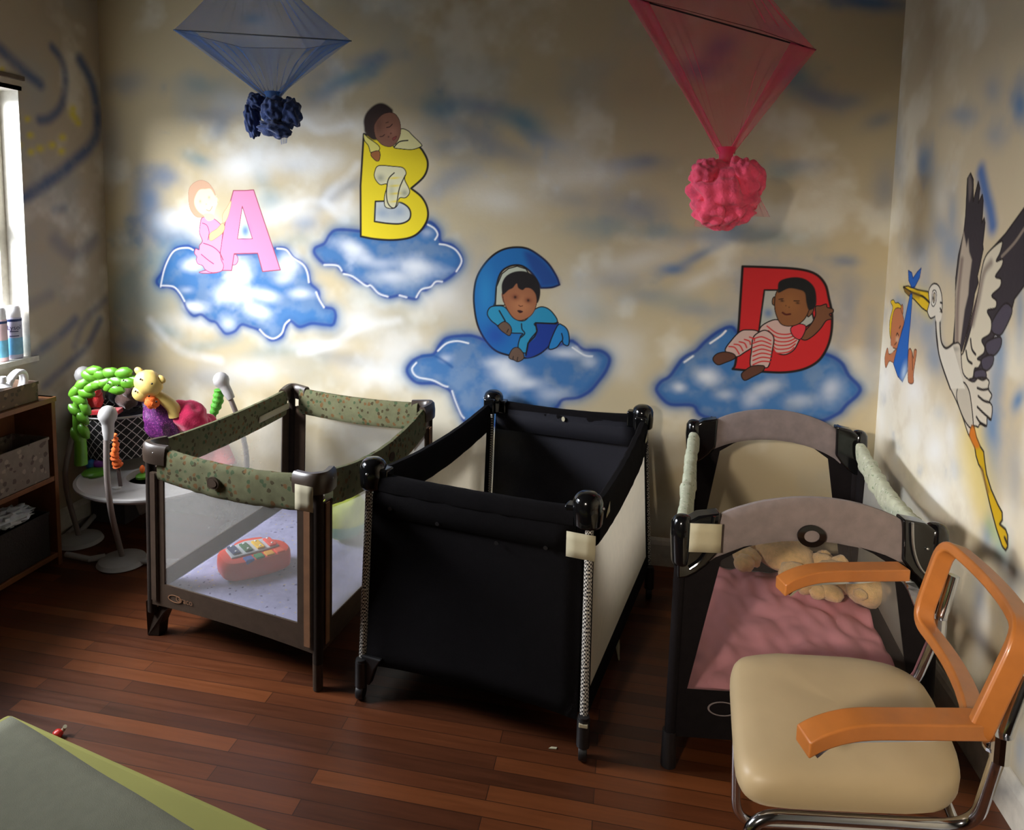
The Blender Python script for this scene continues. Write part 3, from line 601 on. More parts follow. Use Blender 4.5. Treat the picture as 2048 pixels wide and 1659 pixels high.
    for P in ([(750, 1740), (880, 1540), (960, 1560), (970, 1640), (900, 1800), (840, 1880), (760, 1850)], [(690, 1960), (840, 1900), (850, 2000), (780, 2100), (700, 2080)], [(640, 2140), (760, 2100), (760, 2200), (700, 2270), (650, 2250)], [(560, 2280), (660, 2260), (690, 2330), (650, 2400), (570, 2380)], [(500, 2380), (610, 2360), (630, 2440), (560, 2490)], [(430, 2440), (500, 2440), (560, 2520), (500, 2560)]):
        w.fill(P, (.30, .28, .33), T=TB, edge=K, w=.004, soft=.004)
    w.stroke([(860, 1010), (1000, 860), (1110, 700)], (.55, .5, .45), .005, T=TB)
    w.fill([(700, 980), (860, 840), (845, 960), (800, 1060), (870, 1040), (860, 1120), (790, 1230), (850, 1260), (840, 1350), (750, 1440), (800, 1500), (790, 1580), (700, 1610), (745, 1720), (730, 1860), (640, 1930), (670, 2010), (660, 2080), (590, 2140), (630, 2170), (600, 2240), (560, 2250), (540, 2350), (500, 2370), (480, 2440), (420, 2430), (340, 2150), (430, 2080), (520, 1800), (600, 1400), (640, 1150)], (.84, .81, .72), T=TB, edge=K, w=E)
    w.stroke([(540, 1750), (600, 1500), (660, 1200), (740, 1080)], (.45, .38, .36), .012, .011, al=.7, T=TB)
    w.stroke([(515, 430), (530, 540), (570, 600)], K, E, T=TC); w.stroke([(465, 560), (485, 660), (530, 700)], K, E, T=TC)
    # body, tail, thigh
    w.fill([(130, 180), (140, 450), (180, 660), (260, 900), (360, 1120), (430, 1300), (500, 1500), (520, 1380), (560, 1390), (600, 1400), (620, 1370), (690, 1390), (700, 1300), (740, 1320), (755, 1180), (725, 1120), (750, 1050), (710, 980), (720, 900), (680, 860), (600, 860), (540, 900), (430, 800), (400, 500), (330, 480), (300, 500), (250, 530), (200, 500), (180, 300), (180, 150)], (.82, .79, .72), T=TC, edge=K, w=E)
    w.blob(300, 720, 80, 160, -10, (.45, .42, .40), .45, T=TC, tex=0); w.blob(340, 540, 60, 30, 0, (.4, .4, .36), .5, T=TC, tex=0)
    w.fill([(370, 980), (430, 905), (490, 980), (520, 1120), (545, 1390), (500, 1400), (430, 1290), (365, 1100)], (.76, .73, .66), T=TC, edge=K, w=E)
    for P in ([(590, 970), (650, 990), (715, 980)], [(600, 1060), (660, 1110), (725, 1130)], [(590, 1180), (660, 1250), (740, 1320)], [(580, 1290), (620, 1350), (690, 1390)], [(600, 860), (650, 880), (690, 860)]): w.stroke(P, K, E*.9, T=TC)
    # neck and head
    w.fill([(775, 720), (770, 850), (790, 1000), (830, 1280), (960, 1640), (1150, 1640), (990, 1080), (900, 1125), (850, 1060), (830, 900), (830, 650)], (.86, .84, .78), T=TA, smooth=False, soft=.003)
    w.stroke([(775, 720), (778, 850), (795, 1030), (830, 1260), (960, 1640)], K, E, T=TA)
    w.stroke([(850, 660), (832, 700), (832, 900), (850, 1050), (905, 1122), (980, 1080), (1010, 1040)], K, E, T=TA)
    w.fill([(685, 400), (720, 320), (770, 298), (820, 340), (850, 440), (858, 560), (850, 640), (800, 690), (770, 715), (710, 740), (675, 680), (670, 620), (690, 540)], (.88, .86, .80), T=TA, edge=K, w=E)
    w.fill([(850, 680), (800, 660), (770, 700), (780, 780), (832, 780)], (.88, .86, .80), T=TA, soft=.003)
    w.stroke([(835, 540), (858, 548)], K, .004, T=TA); w.stroke([(832, 615), (855, 660)], K, .004, T=TA)
    w.fill([(725, 500), (735, 400), (770, 385), (785, 440), (775, 540), (745, 590), (722, 560)], (.9, .89, .84), T=TA, edge=K, w=.0035)
    w.fill([(737, 490), (750, 420), (768, 430), (765, 500), (748, 545)], (.75, .70, .6), T=TA, edge=K, w=.003); w.blob(744, 488, 11, 26, 0, K, 1, T=TA, tex=0)
    # beak
    w.fill([(362, 340), (420, 330), (540, 375), (680, 405), (690, 500), (690, 560), (665, 655), (600, 610), (500, 500), (430, 450), (380, 400)], (.88, .74, .13), T=TA, smooth=False, edge=K, w=E)
    w.stroke([(362, 345), (450, 400), (560, 445), (620, 470), (695, 540)], K, E, T=TA); w.fill([(372, 360), (450, 410), (440, 450), (385, 405)], (.5, .38, .15), T=TA, soft=.003)
    w.stroke([(470, 440), (560, 450)], (.45, .35, .12), .012, .01, al=.6, T=TA)
    # sling with baby
    w.fill([(200, 530), (235, 505), (260, 545), (300, 545), (340, 600), (300, 650), (240, 720), (215, 900), (200, 1000), (185, 900), (190, 760), (220, 640), (225, 590)], (.88, .74, .13), T=TA, edge=K, w=.003)
    w.fill([(260, 620), (330, 620), (355, 700), (370, 800), (340, 900), (290, 1110), (240, 1120), (205, 1090), (205, 900), (225, 720)], SKN, T=TA, edge=(.35, .18, .1), w=.003)
    w.blob(285, 1010, 22, 40, 0, (.85, .75, .62), .7, T=TA, tex=0); w.stroke([(270, 960), (285, 930), (300, 960)], K, .003, T=TA); w.stroke([(310, 870), (325, 840)], K, .003, T=TA); w.stroke([(250, 1080), (275, 1050)], (.35, .15, .1), .003, T=TA)
    w.fill([(330, 620), (345, 565), (358, 600), (355, 690)], SKN, T=TA, edge=(.35, .18, .1), w=.003)
    w.fill([(180, 1200), (240, 1160), (275, 1150), (250, 1310), (220, 1300), (180, 1290), (140, 1370), (125, 1300), (130, 1210), (160, 1120)], SKN, T=TA, edge=(.35, .18, .1), w=.003)
    w.fill([(175, 1130), (215, 1095), (235, 1160), (190, 1190)], (.86, .82, .76), T=TA, soft=.003)
    w.fill([(425, 1180), (450, 1130), (475, 1180), (490, 1250), (500, 1150), (530, 1150), (520, 1250), (490, 1450), (490, 1560), (440, 1570), (420, 1500)], SKN, T=TA, edge=(.35, .18, .1), w=.0035)
    w.stroke([(475, 1180), (480, 1400)], (.35, .18, .1), .003, T=TA)
    w.fill([(450, 430), (475, 430), (470, 560), (450, 800), (430, 1000), (420, 1200), (410, 1420), (350, 1550), (290, 1480), (235, 1320), (300, 1060), (370, 820), (410, 620)], (.13, .40, .74), T=TA, smooth=False, edge=(.05, .2, .45), w=.004)
    w.blob(370, 1430, 34, 110, 10, (.75, .85, .92), .8, T=TA, tex=0)
    w.fill([(470, 350), (430, 260), (425, 130), (470, 160), (485, 230), (540, 150), (590, 100), (570, 220), (510, 340)], (.13, .38, .72), T=TA, smooth=False, edge=(.05, .2, .45), w=.0035)
    # legs
    w.fill([(270, 125), (300, 150), (325, 260), (370, 370), (410, 430), (425, 560), (445, 700), (500, 880), (580, 1060), (630, 1150), (632, 1240), (600, 1290), (670, 1350), (695, 1420), (695, 1560), (670, 1600), (630, 1550), (560, 1340), (490, 1080), (440, 860), (400, 660), (350, 580), (320, 480), (305, 380), (240, 240)], (.78, .64, .08), T=TL, smooth=False, edge=K, w=.0055)
    w.fill([(270, 130), (298, 155), (325, 270), (360, 370), (312, 385), (245, 240)], (.80, .46, .12), T=TL, soft=.008)
    w.stroke([(385, 640), (420, 760), (460, 900)], (.55, .4, .2), .008, .006, al=.7, T=TL)
    w.stroke([(660, 1450), (690, 1520)], K, .005, T=TL)
    return w.build()

def paint_left():
    w = Wall('wall_left', 0, XL, YF, 0, 0, HC, [], False, hole=(WY0, WY1, WZ0, WZ1), med=.006)
    w.base((.70, .65, .56), 41)
    N = (.20, .32, .50)
    for P, ww, al in ([(0, 97), (35, 130), (80, 168)], .035, .8), ([(105, 95), (125, 125), (131, 170), (122, 212), (100, 236), (80, 240)], .03, .75), ([(160, 120), (185, 170), (195, 240), (185, 285), (140, 330), (90, 368), (42, 398)], .04, .85), \
                     ([(150, 640), (120, 670), (80, 700), (68, 712)], .035, .6), ([(200, 640), (175, 690), (140, 725), (90, 770)], .03, .6), ([(110, 480), (150, 510), (190, 480)], .05, .35), ([(60, 610), (100, 590)], .04, .3), ([(210, 600), (170, 640), (150, 690)], .03, .4), ([(130, 415), (110, 420)], .03, .35):
        w.stroke(P, N, ww*.55, ww*.9, al=al, tex=.2)
    for u, v in [(28, 220), (55, 238), (30, 245), (150, 236), (157, 246), (60, 270), (38, 290), (62, 304), (80, 297), (105, 290), (125, 275), (123, 302), (146, 217), (18, 195), (4, 138), (145, 228)]:
        w.blob(u, v, 7, 7, 0, (.86, .80, .12), .75, tex=.3)
    return w.build()
paint_back(); paint_right(); paint_left()

# ------------------------------------------------------------------ rest of the room shell
g = 3
struct('floor', MB().box(((XL+XR)/2, YF/2, -.02), (XR-XL+.02, -YF+.02, .04)), M['floor'], smooth=False)
struct('ceiling', MB().box(((XL+XR)/2, YF/2, HC+.02), (XR-XL+.3, -YF+.3, .04)), M['ceil'], smooth=False)
struct('wall_front', MB().box(((XL+XR)/2, YF-.03, HC/2), (XR-XL+.3, .06, HC)), M['ceil'], smooth=False)
def skirting(name, a, b, inn):
    mb = MB(); a = Vector(a); b = Vector(b); i_ = Vector(inn)
    mb.sweep([a, b], [(0, 0), (.016*g/3, 0), (.016, .10), (.011, .118), (.004, .128), (0, .13)] if Vector((b-a)).cross(Vector((0, 0, 1))).dot(i_) > 0 else [(0, 0), (-.016, 0), (-.016, .10), (-.011, .118), (-.004, .128), (0, .13)])
    return struct(name, mb, M['white_paint'], smooth=False)
skirting('baseboard_back', (XL+.002, -.001, 0), (XR-.002, -.001, 0), (0, -1, 0))
skirting('baseboard_left', (XL+.001, YF+.01, 0), (XL+.001, -.018, 0), (1, 0, 0))
skirting('baseboard_right', (XR-.001, YF+.01, 0), (XR-.001, -.018, 0), (-1, 0, 0))
# window in the left wall: a reveal, sash bars and glass
wf = MB(); T_ = .14
wf.box((XL-T_/2, (WY0+WY1)/2, WZ0-.012), (T_+.03, WY1-WY0+.06, .024)); wf.box((XL-T_/2, (WY0+WY1)/2, WZ1+.01), (T_, WY1-WY0+.04, .02))
wf.box((XL-T_/2-.001, WY1+.01, (WZ0+WZ1)/2), (T_, .02, WZ1-WZ0)); wf.box((XL-T_/2-.001, WY0-.01, (WZ0+WZ1)/2), (T_, .02, WZ1-WZ0))
win = struct('window_1', wf, M['white_paint'], smooth=False)
sb = MB(); xs_ = XL-T_+.02
for yy in (WY0+.02, WY1-.02): sb.box((xs_, yy, (WZ0+WZ1)/2), (.035, .04, WZ1-WZ0))
for zz in (WZ0+.025, WZ1-.02, (WZ0+WZ1)/2): sb.box((xs_, (WY0+WY1)/2, zz), (.034, WY1-WY0, .045))
obj('window_sash', sb, M['white_paint'], win, smooth=False)
gl = bpy.data.materials.new('window_glass'); gl.use_nodes = True
_t = gl.node_tree; _g = nd(_t, 'ShaderNodeBsdfGlass', IOR=1.02, Roughness=0.0); _tr = nd(_t, 'ShaderNodeBsdfTransparent'); _m = nd(_t, 'ShaderNodeMixShader'); _m.inputs[0].default_value = .08
_t.links.new(_tr.outputs[0], _m.inputs[1]); _t.links.new(_g.outputs[0], _m.inputs[2]); _t.links.new(_m.outputs[0], _t.nodes['Material Output'].inputs[0])
obj('window_pane', MB().box((xs_, (WY0+WY1)/2, (WZ0+WZ1)/2), (.004, WY1-WY0-.02, WZ1-WZ0-.02)), gl, win, smooth=False)
# painted wood casing round the window
cs = MB()
struct('trim_1', MB().box((XL+.006, (WY0+WY1)/2, WZ1+.055), (.012, WY1-WY0+.06, .02)), M['ceil'], bevel=.002)
# ------------------------------------------------------------------ materials for the furniture
M['taupe'] = mat('brown_taupe_fabric', (.25, .195, .15), .9, spec=.15, bump=.5, bscale=900)
M['darktaupe'] = mat('dark_brown_fabric', (.15, .115, .09), .9, spec=.15, bump=.5, bscale=900)
M['tan_edge'] = mat('tan_piping_fabric', (.46, .31, .19), .85, bump=.3, bscale=900)
M['olive'] = spots(mat('olive_printed_fabric', (.40, .40, .29), .85, spec=.2, bump=.5, bscale=700), [(.27, .24, .15), (.42, .31, .18), (.27, .33, .22)], 30, .25)
M['brown_plastic'] = mat('brown_plastic', (.25, .205, .17), .35, var=.04)
M['steel'] = mat('brushed_steel', (.75, .75, .74), .3, metal=1, var=.05)
M['chrome'] = mat('chrome_tube', (.86, .87, .9), .12, metal=1, var=.02)
M['white_mesh'] = sheer('white_netting', (.80, .80, .78), .30)
M['cream_mesh'] = sheer('cream_netting', (.93, .88, .78), .78)
M['black_fab'] = mat('black_fabric', (.052, .044, .052), .95, spec=.12, bump=.6, bscale=700)
M['navy_mesh'] = sheer('charcoal_netting', (.13, .13, .17), .88)
M['black_plastic'] = mat('glossy_black_plastic', (.05, .05, .055), .12, var=.02, spec=.6)
M['black_matte'] = mat('matte_black_plastic', (.07, .065, .07), .5)
M['grey_fab'] = mat('warm_grey_fabric', (.49, .44, .43), .9, bump=.5, bscale=900, sheen=.2)
M['charcoal_fab'] = mat('charcoal_brown_fabric', (.09, .075, .08), .95, spec=.12, bump=.5, bscale=800)
M['leaf_fab'] = spots(mat('pale_sage_printed_fabric', (.76, .78, .68), .8, bump=.6, bscale=500), [(.55, .62, .48), (.85, .86, .80)], 50, .2)
M['tagpaper'] = mat('cream_paper', (.70, .67, .56), .8, var=.04)
M['check'] = None
def check_mat():
    m = mat('black_and_white_check_webbing', (.1, .1, .1), .8); t = m.node_tree; b = t.nodes['Principled BSDF']
    tc = nd(t, 'ShaderNodeTexCoord'); c = nd(t, 'ShaderNodeTexChecker', Scale=170.0)
    mp = nd(t, 'ShaderNodeMapping'); mp.inputs['Rotation'].default_value = (0, 0, .6); t.links.new(tc.outputs['Object'], mp.inputs[0]); t.links.new(mp.outputs[0], c.inputs['Vector'])
    c.inputs['Color1'].default_value = lin((.12, .11, .12))+(1,); c.inputs['Color2'].default_value = lin((.80, .78, .74))+(1,)
    for l in list(b.inputs['Base Color'].links): t.links.remove(l)
    t.links.new(c.outputs['Color'], b.inputs['Base Color']); return m
M['check'] = check_mat()
def quilt_sheet(col, spot):
    return spots(mat('printed_cotton_sheet', col, .9, bump=.35, bscale=60), [spot, (.70, .66, .62)], 34, .16)
M['sheet'] = quilt_sheet((.62, .62, .76), (.40, .40, .54))
M['pink'] = mat('dusty_pink_cotton', (.84, .57, .61), .9, var=.08, scale=9, bump=.4, bscale=14)
M['plush'] = mat('cream_plush', (.92, .76, .52), .95, var=.15, scale=50, bump=1.0, bscale=320, sheen=.6)
M['bentwood'] = mat('orange_beech_wood', (.66, .40, .18), .35, var=.1, scale=18, coat=.2)
M['seat_vinyl'] = mat('cream_vinyl', (.70, .62, .48), .45, var=.05, scale=6, bump=.12, bscale=12)
M['pine'] = mat('honey_pine', (.44, .27, .14), .5, var=.2, scale=14)

# ------------------------------------------------------------------ playards
class Yard:
    """corner k: 0 front-left, 1 front-right, 2 back-right, 3 back-left; t[k] top, b[k] foot"""
    def __init__(s, t, b): s.t = t; s.b = b; s.c = sum((Vector(x) for x in b), Vector())/4
    def P(s, k, z):
        f = z/.76; return s.b[k]*(1-f)+s.t[k]*f
    def E(s, k, a, z, ins=0):
        """point on side k (corner k to k+1) at fraction a, height z, pulled inward"""
        p = s.P(k, z)*(1-a)+s.P((k+1) % 4, z)*a
        n = s.N(k); return p+n*ins
    def N(s, k):
        d = s.b[(k+1) % 4]-s.b[k]; n = Vector((-d.y, d.x, 0)).normalized()
        return n
    def L(s, k): return (s.t[(k+1) % 4]-s.t[k]).length
def padded_rail(y, k, a0, a1, ztop, h, sag, th=.017, bulge=0, n=22, low=None, wr=0, seed=0):
    """soft rail sleeve hanging along side k; sag lowers, bulge raises its middle"""
    mb = MB(); m = 14; rows = []
    for i in range(n+1):
        u = i/n; a = a0+(a1-a0)*u; w = 4*u*(1-u)
        zt = ztop-sag*w+bulge*w**.8; hh = h if low is None else h+(low-h)*w
        c = []
        for j in range(m):
            q = 2*PI*j/m; sx = math.cos(q); sz = math.sin(q)
            ins = th*abs(sx)**.6*(1 if sx > 0 else -1)
            zz = zt-hh/2+hh/2*abs(sz)**.55*(1 if sz > 0 else -1)
            wv = wr*noise.noise(Vector((u*26+seed, zz*7, seed))) if wr else 0
            c.append(y.E(k, a, zz, ins+wv))
        rows.append(c)
    k0 = 0; vs = [p for r in rows for p in r]; fs = []
    for i in range(n):
        for j in range(m): fs.append((i*m+j, i*m+(j+1) % m, (i+1)*m+(j+1) % m, (i+1)*m+j))
    fs += [tuple(range(m))[::-1], tuple(n*m+j for j in range(m))]
    return mb.add(vs, fs)
def window_frame(y, k, z0, z1, outer, inner, th=.006, ins=0.0, arc=0, arct=0):
    """cloth border round a mesh window. inner = (a0 bottom, a1 bottom, a0 top, a1 top, zb, zt)"""
    A0, A1 = outer; ab0, ab1, at0, at1, zb, zt = inner; mb = MB(); N_ = 8
    def q(p0, p1, p2, p3):
        P = [y.E(k, a, z, ins) for a, z in (p0, p1, p2, p3)]; mb.hexa(P, y.N(k)*th)
    for i in range(N_):
        f0, f1 = i/N_, (i+1)/N_
        c = lambda f: arc*4*f*(1-f)
        x0 = A0+(A1-A0)*f0; x1 = A0+(A1-A0)*f1; w0 = ab0+(ab1-ab0)*f0; w1 = ab0+(ab1-ab0)*f1
        q((x0, z0+c(f0)), (x1, z0+c(f1)), (w1, zb), (w0, zb))
        w0 = at0+(at1-at0)*f0; w1 = at0+(at1-at0)*f1
        g0, g1 = arct*4*f0*(1-f0), arct*4*f1*(1-f1); q((w0, zt+g0), (w1, zt+g1), (x1, z1+g1), (x0, z1+g0))
    q((A0, z0), (ab0, zb), (at0, zt), (A0, z1)); q((ab1, zb), (A1, z0), (A1, z1), (at1, zt))
    return mb
def net(y, k, inner, ins=.003):
    ab0, ab1, at0, at1, zb, zt = inner
    return MB().grid(lambda a, b: y.E(k, (ab0+(at0-ab0)*b)*(1-a)+(ab1+(at1-ab1)*b)*a, zb+(zt-zb)*b, ins), 8, 6)
def oval(mb, c, n, rx, rz, th, seg=20, inner=0):
    n = Vector(n).normalized(); sx = n.cross(Vector((0, 0, 1))).normalized(); c = Vector(c)
    P = [c+sx*rx*math.cos(2*PI*i/seg)+Vector((0, 0, rz*math.sin(2*PI*i/seg))) for i in range(seg)]
    if inner:
        Q = [c+(p-c)*inner for p in P]
        for i in range(seg): mb.hexa([P[i], P[(i+1) % seg], Q[(i+1) % seg], Q[i]], n*th)
    else: mb.prism(P, n*th)
    return mb
def post(y, k, r, z0, z1): return MB().tube([y.P(k, z0), y.P(k, z1)], r, 12)
def interior_floor(y, z, ins=.02, th=.02):
    mb = MB(); c = sum((y.P(k, z) for k in range(4)), Vector())/4
    P = [y.P(k, z)+(c-y.P(k, z)).normalized()*ins for k in range(4)]
    return mb.prism(P, (0, 0, th))
def pad(y, z, th, ins, wave=.004, seed=0, rise=0):
    """quilted pad lying on the playard floor, top surface gently creased"""
    c = [y.P(k, z) for k in range(4)]; cc = sum(c, Vector())/4; c = [p+(cc-p).normalized()*ins for p in c]
    mb = MB(); n = 28
    top = lambda a, b: (c[0]*(1-a)+c[1]*a)*(1-b)+(c[3]*(1-a)+c[2]*a)*b
    def T(a, b):
        e = min(a, 1-a, b, 1-b); p = top(a, b)
        return p+Vector((0, 0, th*min(1, (e*18))**.5+wave*noise.noise(Vector((a*7, b*9, seed)))*min(1, e*20)))
    mb.grid(T, n, n); k = len(mb.v)
    mb.prism(c, (0, 0, .003)); return mb
def V(*a): return Vector(a)
def build_brown():
    t = [hz(300, 887, .76), hz(636, 950, .76), hz(858, 806, .76), hz(584, 772, .76)]
    b = [hz(306, 1268, 0), hz(636, 1378, 0), None, None]
    b[3] = t[3]*1; b[3].z = 0; b[2] = t[2]*1; b[2].z = 0; b[3] += V(-.03, .02, 0)
    y = Yard(t, b)
    T = thing('playard', 'brown and olive playard with see-through mesh sides, leftmost of the three', 'playard', y.c)
    sags = [.022, .05, .012, .012]
    for k in range(4):
        obj('top_rail', padded_rail(y, k, .07, .93, .757, .125, sags[k], wr=.006 if k in (0, 1) else .003, seed=k*5), M['olive'], T)
        inner = (.10, .90, .10, .90, .23, .645) if k % 2 == 0 else (.075, .925, .075, .925, .23, .64)
        obj('fabric_border', window_frame(y, k, .135, .66, (.0, 1.0), inner, th=.008, ins=-.012, arc=.012), M['taupe'] if k != 0 else M['taupe'], T, smooth=False)
        obj('mesh_panel', net(y, k, inner, -.008), M['white_mesh'], T)
    for k in range(4):
        c = y.c
        obj('leg', post(y, k, .017, .1, .75), M['darktaupe'], T)
        o = (y.P(k, 0)-c); o.z = 0; o.normalize()
        # corner cap: rounded shell hugging the rail corner
        d1 = (y.t[(k+1) % 4]-y.t[k]).normalized(); d2 = (y.t[k-1]-y.t[k]).normalized()
        cap = MB(); pts = [y.t[k]+d1*.085+V(0, 0, -.004), y.t[k]+d1*.03-d2*.012, y.t[k]-d1*.004-d2*.004+V(0, 0, .004), y.t[k]+d2*.03-d1*.012, y.t[k]+d2*.085+V(0, 0, -.004)]
        cap.sweep(spline(pts, 4), [(-.020, -.06), (.012, -.06), (.017, -.03), (.014, .0), (.006, .008), (-.010, .008), (-.018, .0), (-.022, -.03)])
        cp = obj('corner_cap', cap, M['brown_plastic'], T)
        rv = MB(); side = y.N(k) if k == 0 else y.N(k)
        rv.ball(y.t[k]+d1*.045-y.N(k)*.027+V(0, 0, -.02), .005, nu=8, nv=6); obj('rivet', rv, M['steel'], cp)
        s1 = MB()
        for d, kk in ((d1, k), (d2, k-1)):
            a = y.P(k, .64)+d*.022-y.N(kk % 4)*.021; s1.hexa([y.P(k, .16)+d*.018-y.N(kk % 4)*.021, y.P(k, .16)+d*.042-y.N(kk % 4)*.021, y.P(k, .66)+d*.042-y.N(kk % 4)*.021, y.P(k, .66)+d*.018-y.N(kk % 4)*.021], y.N(kk % 4)*.004)
        obj('corner_piping', s1, M['tan_edge'] if k in (1, 2) else M['taupe'], T, smooth=False)
        ft = MB(); f = y.P(k, .0)
        if k in (0, 2):
            i_ = (c-f); i_.z = 0; i_.normalize()
            prof = [f+V(0, 0, .0), f-i_*.02+V(0, 0, .0), f-i_*.022+V(0, 0, .14), f+i_*.03+V(0, 0, .16), f+d1*.11+V(0, 0, .15), f+d1*.06+V(0, 0, .10), f+d1*.035+V(0, 0, .05), f+d1*.028]
            ft.prism(prof, y.N(k)*.045); ft.prism([p-y.N(k)*.0 for p in prof], y.N(k)*.046)
        else:
            ft.tube([f+V(0, 0, .0), f+V(0, 0, .13), f+V(0, 0, .15)], [.017, .017, .021], 12)
        obj('foot', ft, M['brown_plastic'] if k in (0, 2) else M['taupe'], T, smooth=k in (1, 3), bevel=.003)
    obj('floor_board', interior_floor(y, .15), M['darktaupe'], T, smooth=False)
    hb = MB(); hb.tube([y.c+V(0, -.38, .10), y.c+V(0, .38, .10)], .012, 10); hb.tube([y.c+V(-.28, 0, .10), y.c+V(.28, 0, .10)], .012, 10)
    hb.tube([y.P(0, .12), y.c+V(0, 0, .10)], .008, 8); hb.tube([y.c+V(0, 0, .0), y.c+V(0, 0, .12)], .03, 12)
    obj('underframe', hb, M['steel'], T)
    em = MB(); c0 = y.E(0, .435, .672, -.022); oval(em, c0, -y.N(0), .026, .022, .006); e = obj('rail_emblem', em, M['brown_plastic'], T)
    em = MB(); oval(em, c0-y.N(0)*.005, -y.N(0), .018, .014, .004); obj('emblem_button', em, M['taupe'], e)
    em = MB(); c1 = y.E(1, .52, .665, -.03); oval(em, c1, -y.N(1), .022, .018, .004); obj('rail_emblem', em, M['taupe'], T)
    # white sticker on the front right corner, warning strip on the far left rail
    st = MB(); a = .93; st.grid(lambda p, q: y.E(0, a+.095*p, .655+.085*q, -.052), 3, 3); obj('corner_sticker', st, M['tagpaper'], T, solid=.001, label='pale paper sticker on the front right corner')
    st = MB(); st.grid(lambda p, q: y.E(3, .04+.26*p+.02, .665+.03*q-.006*p, .021), 4, 2); obj('warning_strip', st, M['tagpaper'], T, solid=.001)
    lg = MB(); c2 = y.E(0, .17, .185, -.0135); oval(lg, c2, -y.N(0), .034, .014, .0015, inner=.86); L_ = obj('logo_oval', lg, M['tan_edge'], T)
    sx = (y.b[1]-y.b[0]).normalized(); cc = y.E(0, .23, .178, -.014)
    lettering('Graco', .032, lambda a, b: (cc+sx*a+V(0, 0, b), -y.N(0)), M['tan_edge'], T)
    mt = obj('mattress', pad(y, .173, .022, .03, .006, 3), M['sheet']); tag(mt, 'white printed cotton sheeted pad on the floor of the brown playard', 'mattress')
    return y
def build_black():
    t = [hz(740, 945, .74), hz(1180, 1020, .74), hz(1290, 832, .74), hz(985, 800, .74)]
    b = [hz(722, 1395, 0), hz(1165, 1518, 0), hz(1297, 1195, 0), None]
    b[3] = t[3]*1; b[3].z = 0; b[3] += V(-.02, 0, 0)
    y = Yard(t, b)
    T = thing('playard', 'black playard with solid black end panels and cream mesh sides, middle of the three', 'playard', y.c)
    for k in range(4):
        end = k % 2 == 0
        obj('top_rail', padded_rail(y, k, .06, .94, .765 if end else .755, .06 if end else .13, .006 if k == 0 else (.012 if end else .028), th=.02, wr=.004, seed=k*3), M['black_fab'], T)
        if end:
            nb = MB(); n = 12
            nb.grid(lambda a, c: y.E(k, .025+.95*a, .12+.02*math.sin(PI*a)+(.61-.02*math.sin(PI*a))*c, -.004+.004*noise.noise(V(a*4, c*3, k))), n, n)
            obj('end_panel', nb, M['black_fab'] if k == 0 else M['navy_mesh'], T, solid=.006)
            sb = MB(); sb.grid(lambda a, c: y.E(k, .05+.9*a, .63+.10*c, -.013 if k == 0 else .018), 10, 2)
            obj('rail_sleeve', sb, M['black_fab'] if k == 0 else M['navy_mesh'], T, solid=.004)
        else:
            inner = (.05, .95, .05, .95, .19, .65)
            obj('fabric_border', window_frame(y, k, .12, .68, (.01, .99), inner, th=.006, ins=-.004), M['black_fab'], T, smooth=False)
            obj('mesh_panel', net(y, k, inner, -.002), M['cream_mesh'] if k == 1 else M['cream_mesh'], T)
    for k in range(4):
        obj('leg', post(y, k, .0125, .09, .72), M['check'], T, label='leg wrapped in black and white check')
        d1 = (y.t[(k+1) % 4]-y.t[k]).normalized(); d2 = (y.t[k-1]-y.t[k]).normalized(); d3 = (d1+d2).normalized()
        cap = MB(); cc = y.t[k]+d3*.012
        cap.lathe(cc, [(.002, .052), (.022, .050), (.038, .040), (.045, .022), (.046, -.01), (.043, -.05), (.036, -.052)], 20)
        cap.box(cc+d1*.035+V(0, 0, -.012), (.06, .05, .07), math.atan2(d1.y, d1.x)); cap.box(cc+d2*.035+V(0, 0, -.02), (.06, .05, .06), math.atan2(d2.y, d2.x))
        cp = obj('corner_cap', cap, M['black_plastic'], T, bevel=.008, seg=3)
        rv = MB(); rv.ball(cc-y.N(k)*.046+V(0, 0, .008), .005, nu=8, nv=6); obj('rivet', rv, M['steel'], cp)
        ft = MB(); f = y.P(k, 0)
        ft.tube([f+V(0, 0, .045), f+V(0, 0, .13)], [.02, .019], 12); ft.tube([f+V(0, 0, .128), f+V(0, 0, .138)], .017, 12)
        fo = obj('foot', ft, M['black_matte'], T)
        if k in (0, 3):
            bz = MB(); bz.prism([f+V(0, 0, .06), f+V(0, 0, .15), f+d1*.075+V(0, 0, .15), f+d1*.05+V(0, 0, .11), f+d1*.03+V(0, 0, .05)], y.N(k)*.03); obj('foot_bracket', bz, M['black_matte'], fo, smooth=False, bevel=.004)
        wh = MB(); R3 = Matrix.Rotation(PI/2, 3, 'Y'); wh.lathe(f+V(0, 0, .026), [(.004, -.012), (.024, -.012), (.026, -.008), (.026, .008), (.024, .012), (.004, .012)], 18, R3)
        obj('castor_wheel', wh, M['black_matte'], fo)
        if k == 1: obj('lock_clip', MB().box(f+V(0, -.004, .118), (.026, .032, .012)), M['tagpaper'], fo, bevel=.002, smooth=False)
    obj('floor_board', interior_floor(y, .13), M['black_fab'], T, smooth=False)
    hb = MB(); hb.tube([y.c+V(0, -.38, .08), y.c+V(0, .38, .08)], .012, 10); hb.tube([y.c+V(-.28, 0, .08), y.c+V(.28, 0, .08)], .012, 10); hb.tube([y.c, y.c+V(0, 0, .1)], .03, 12)
    obj('underframe', hb, M['black_matte'], T)
    st = MB(); st.grid(lambda p, q: y.E(0, .925+.115*p, .635+.075*q, -.056), 3, 3); obj('corner_sticker', st, M['tagpaper'], T, solid=.0015, label='blank cream paper sticker on the front right corner')
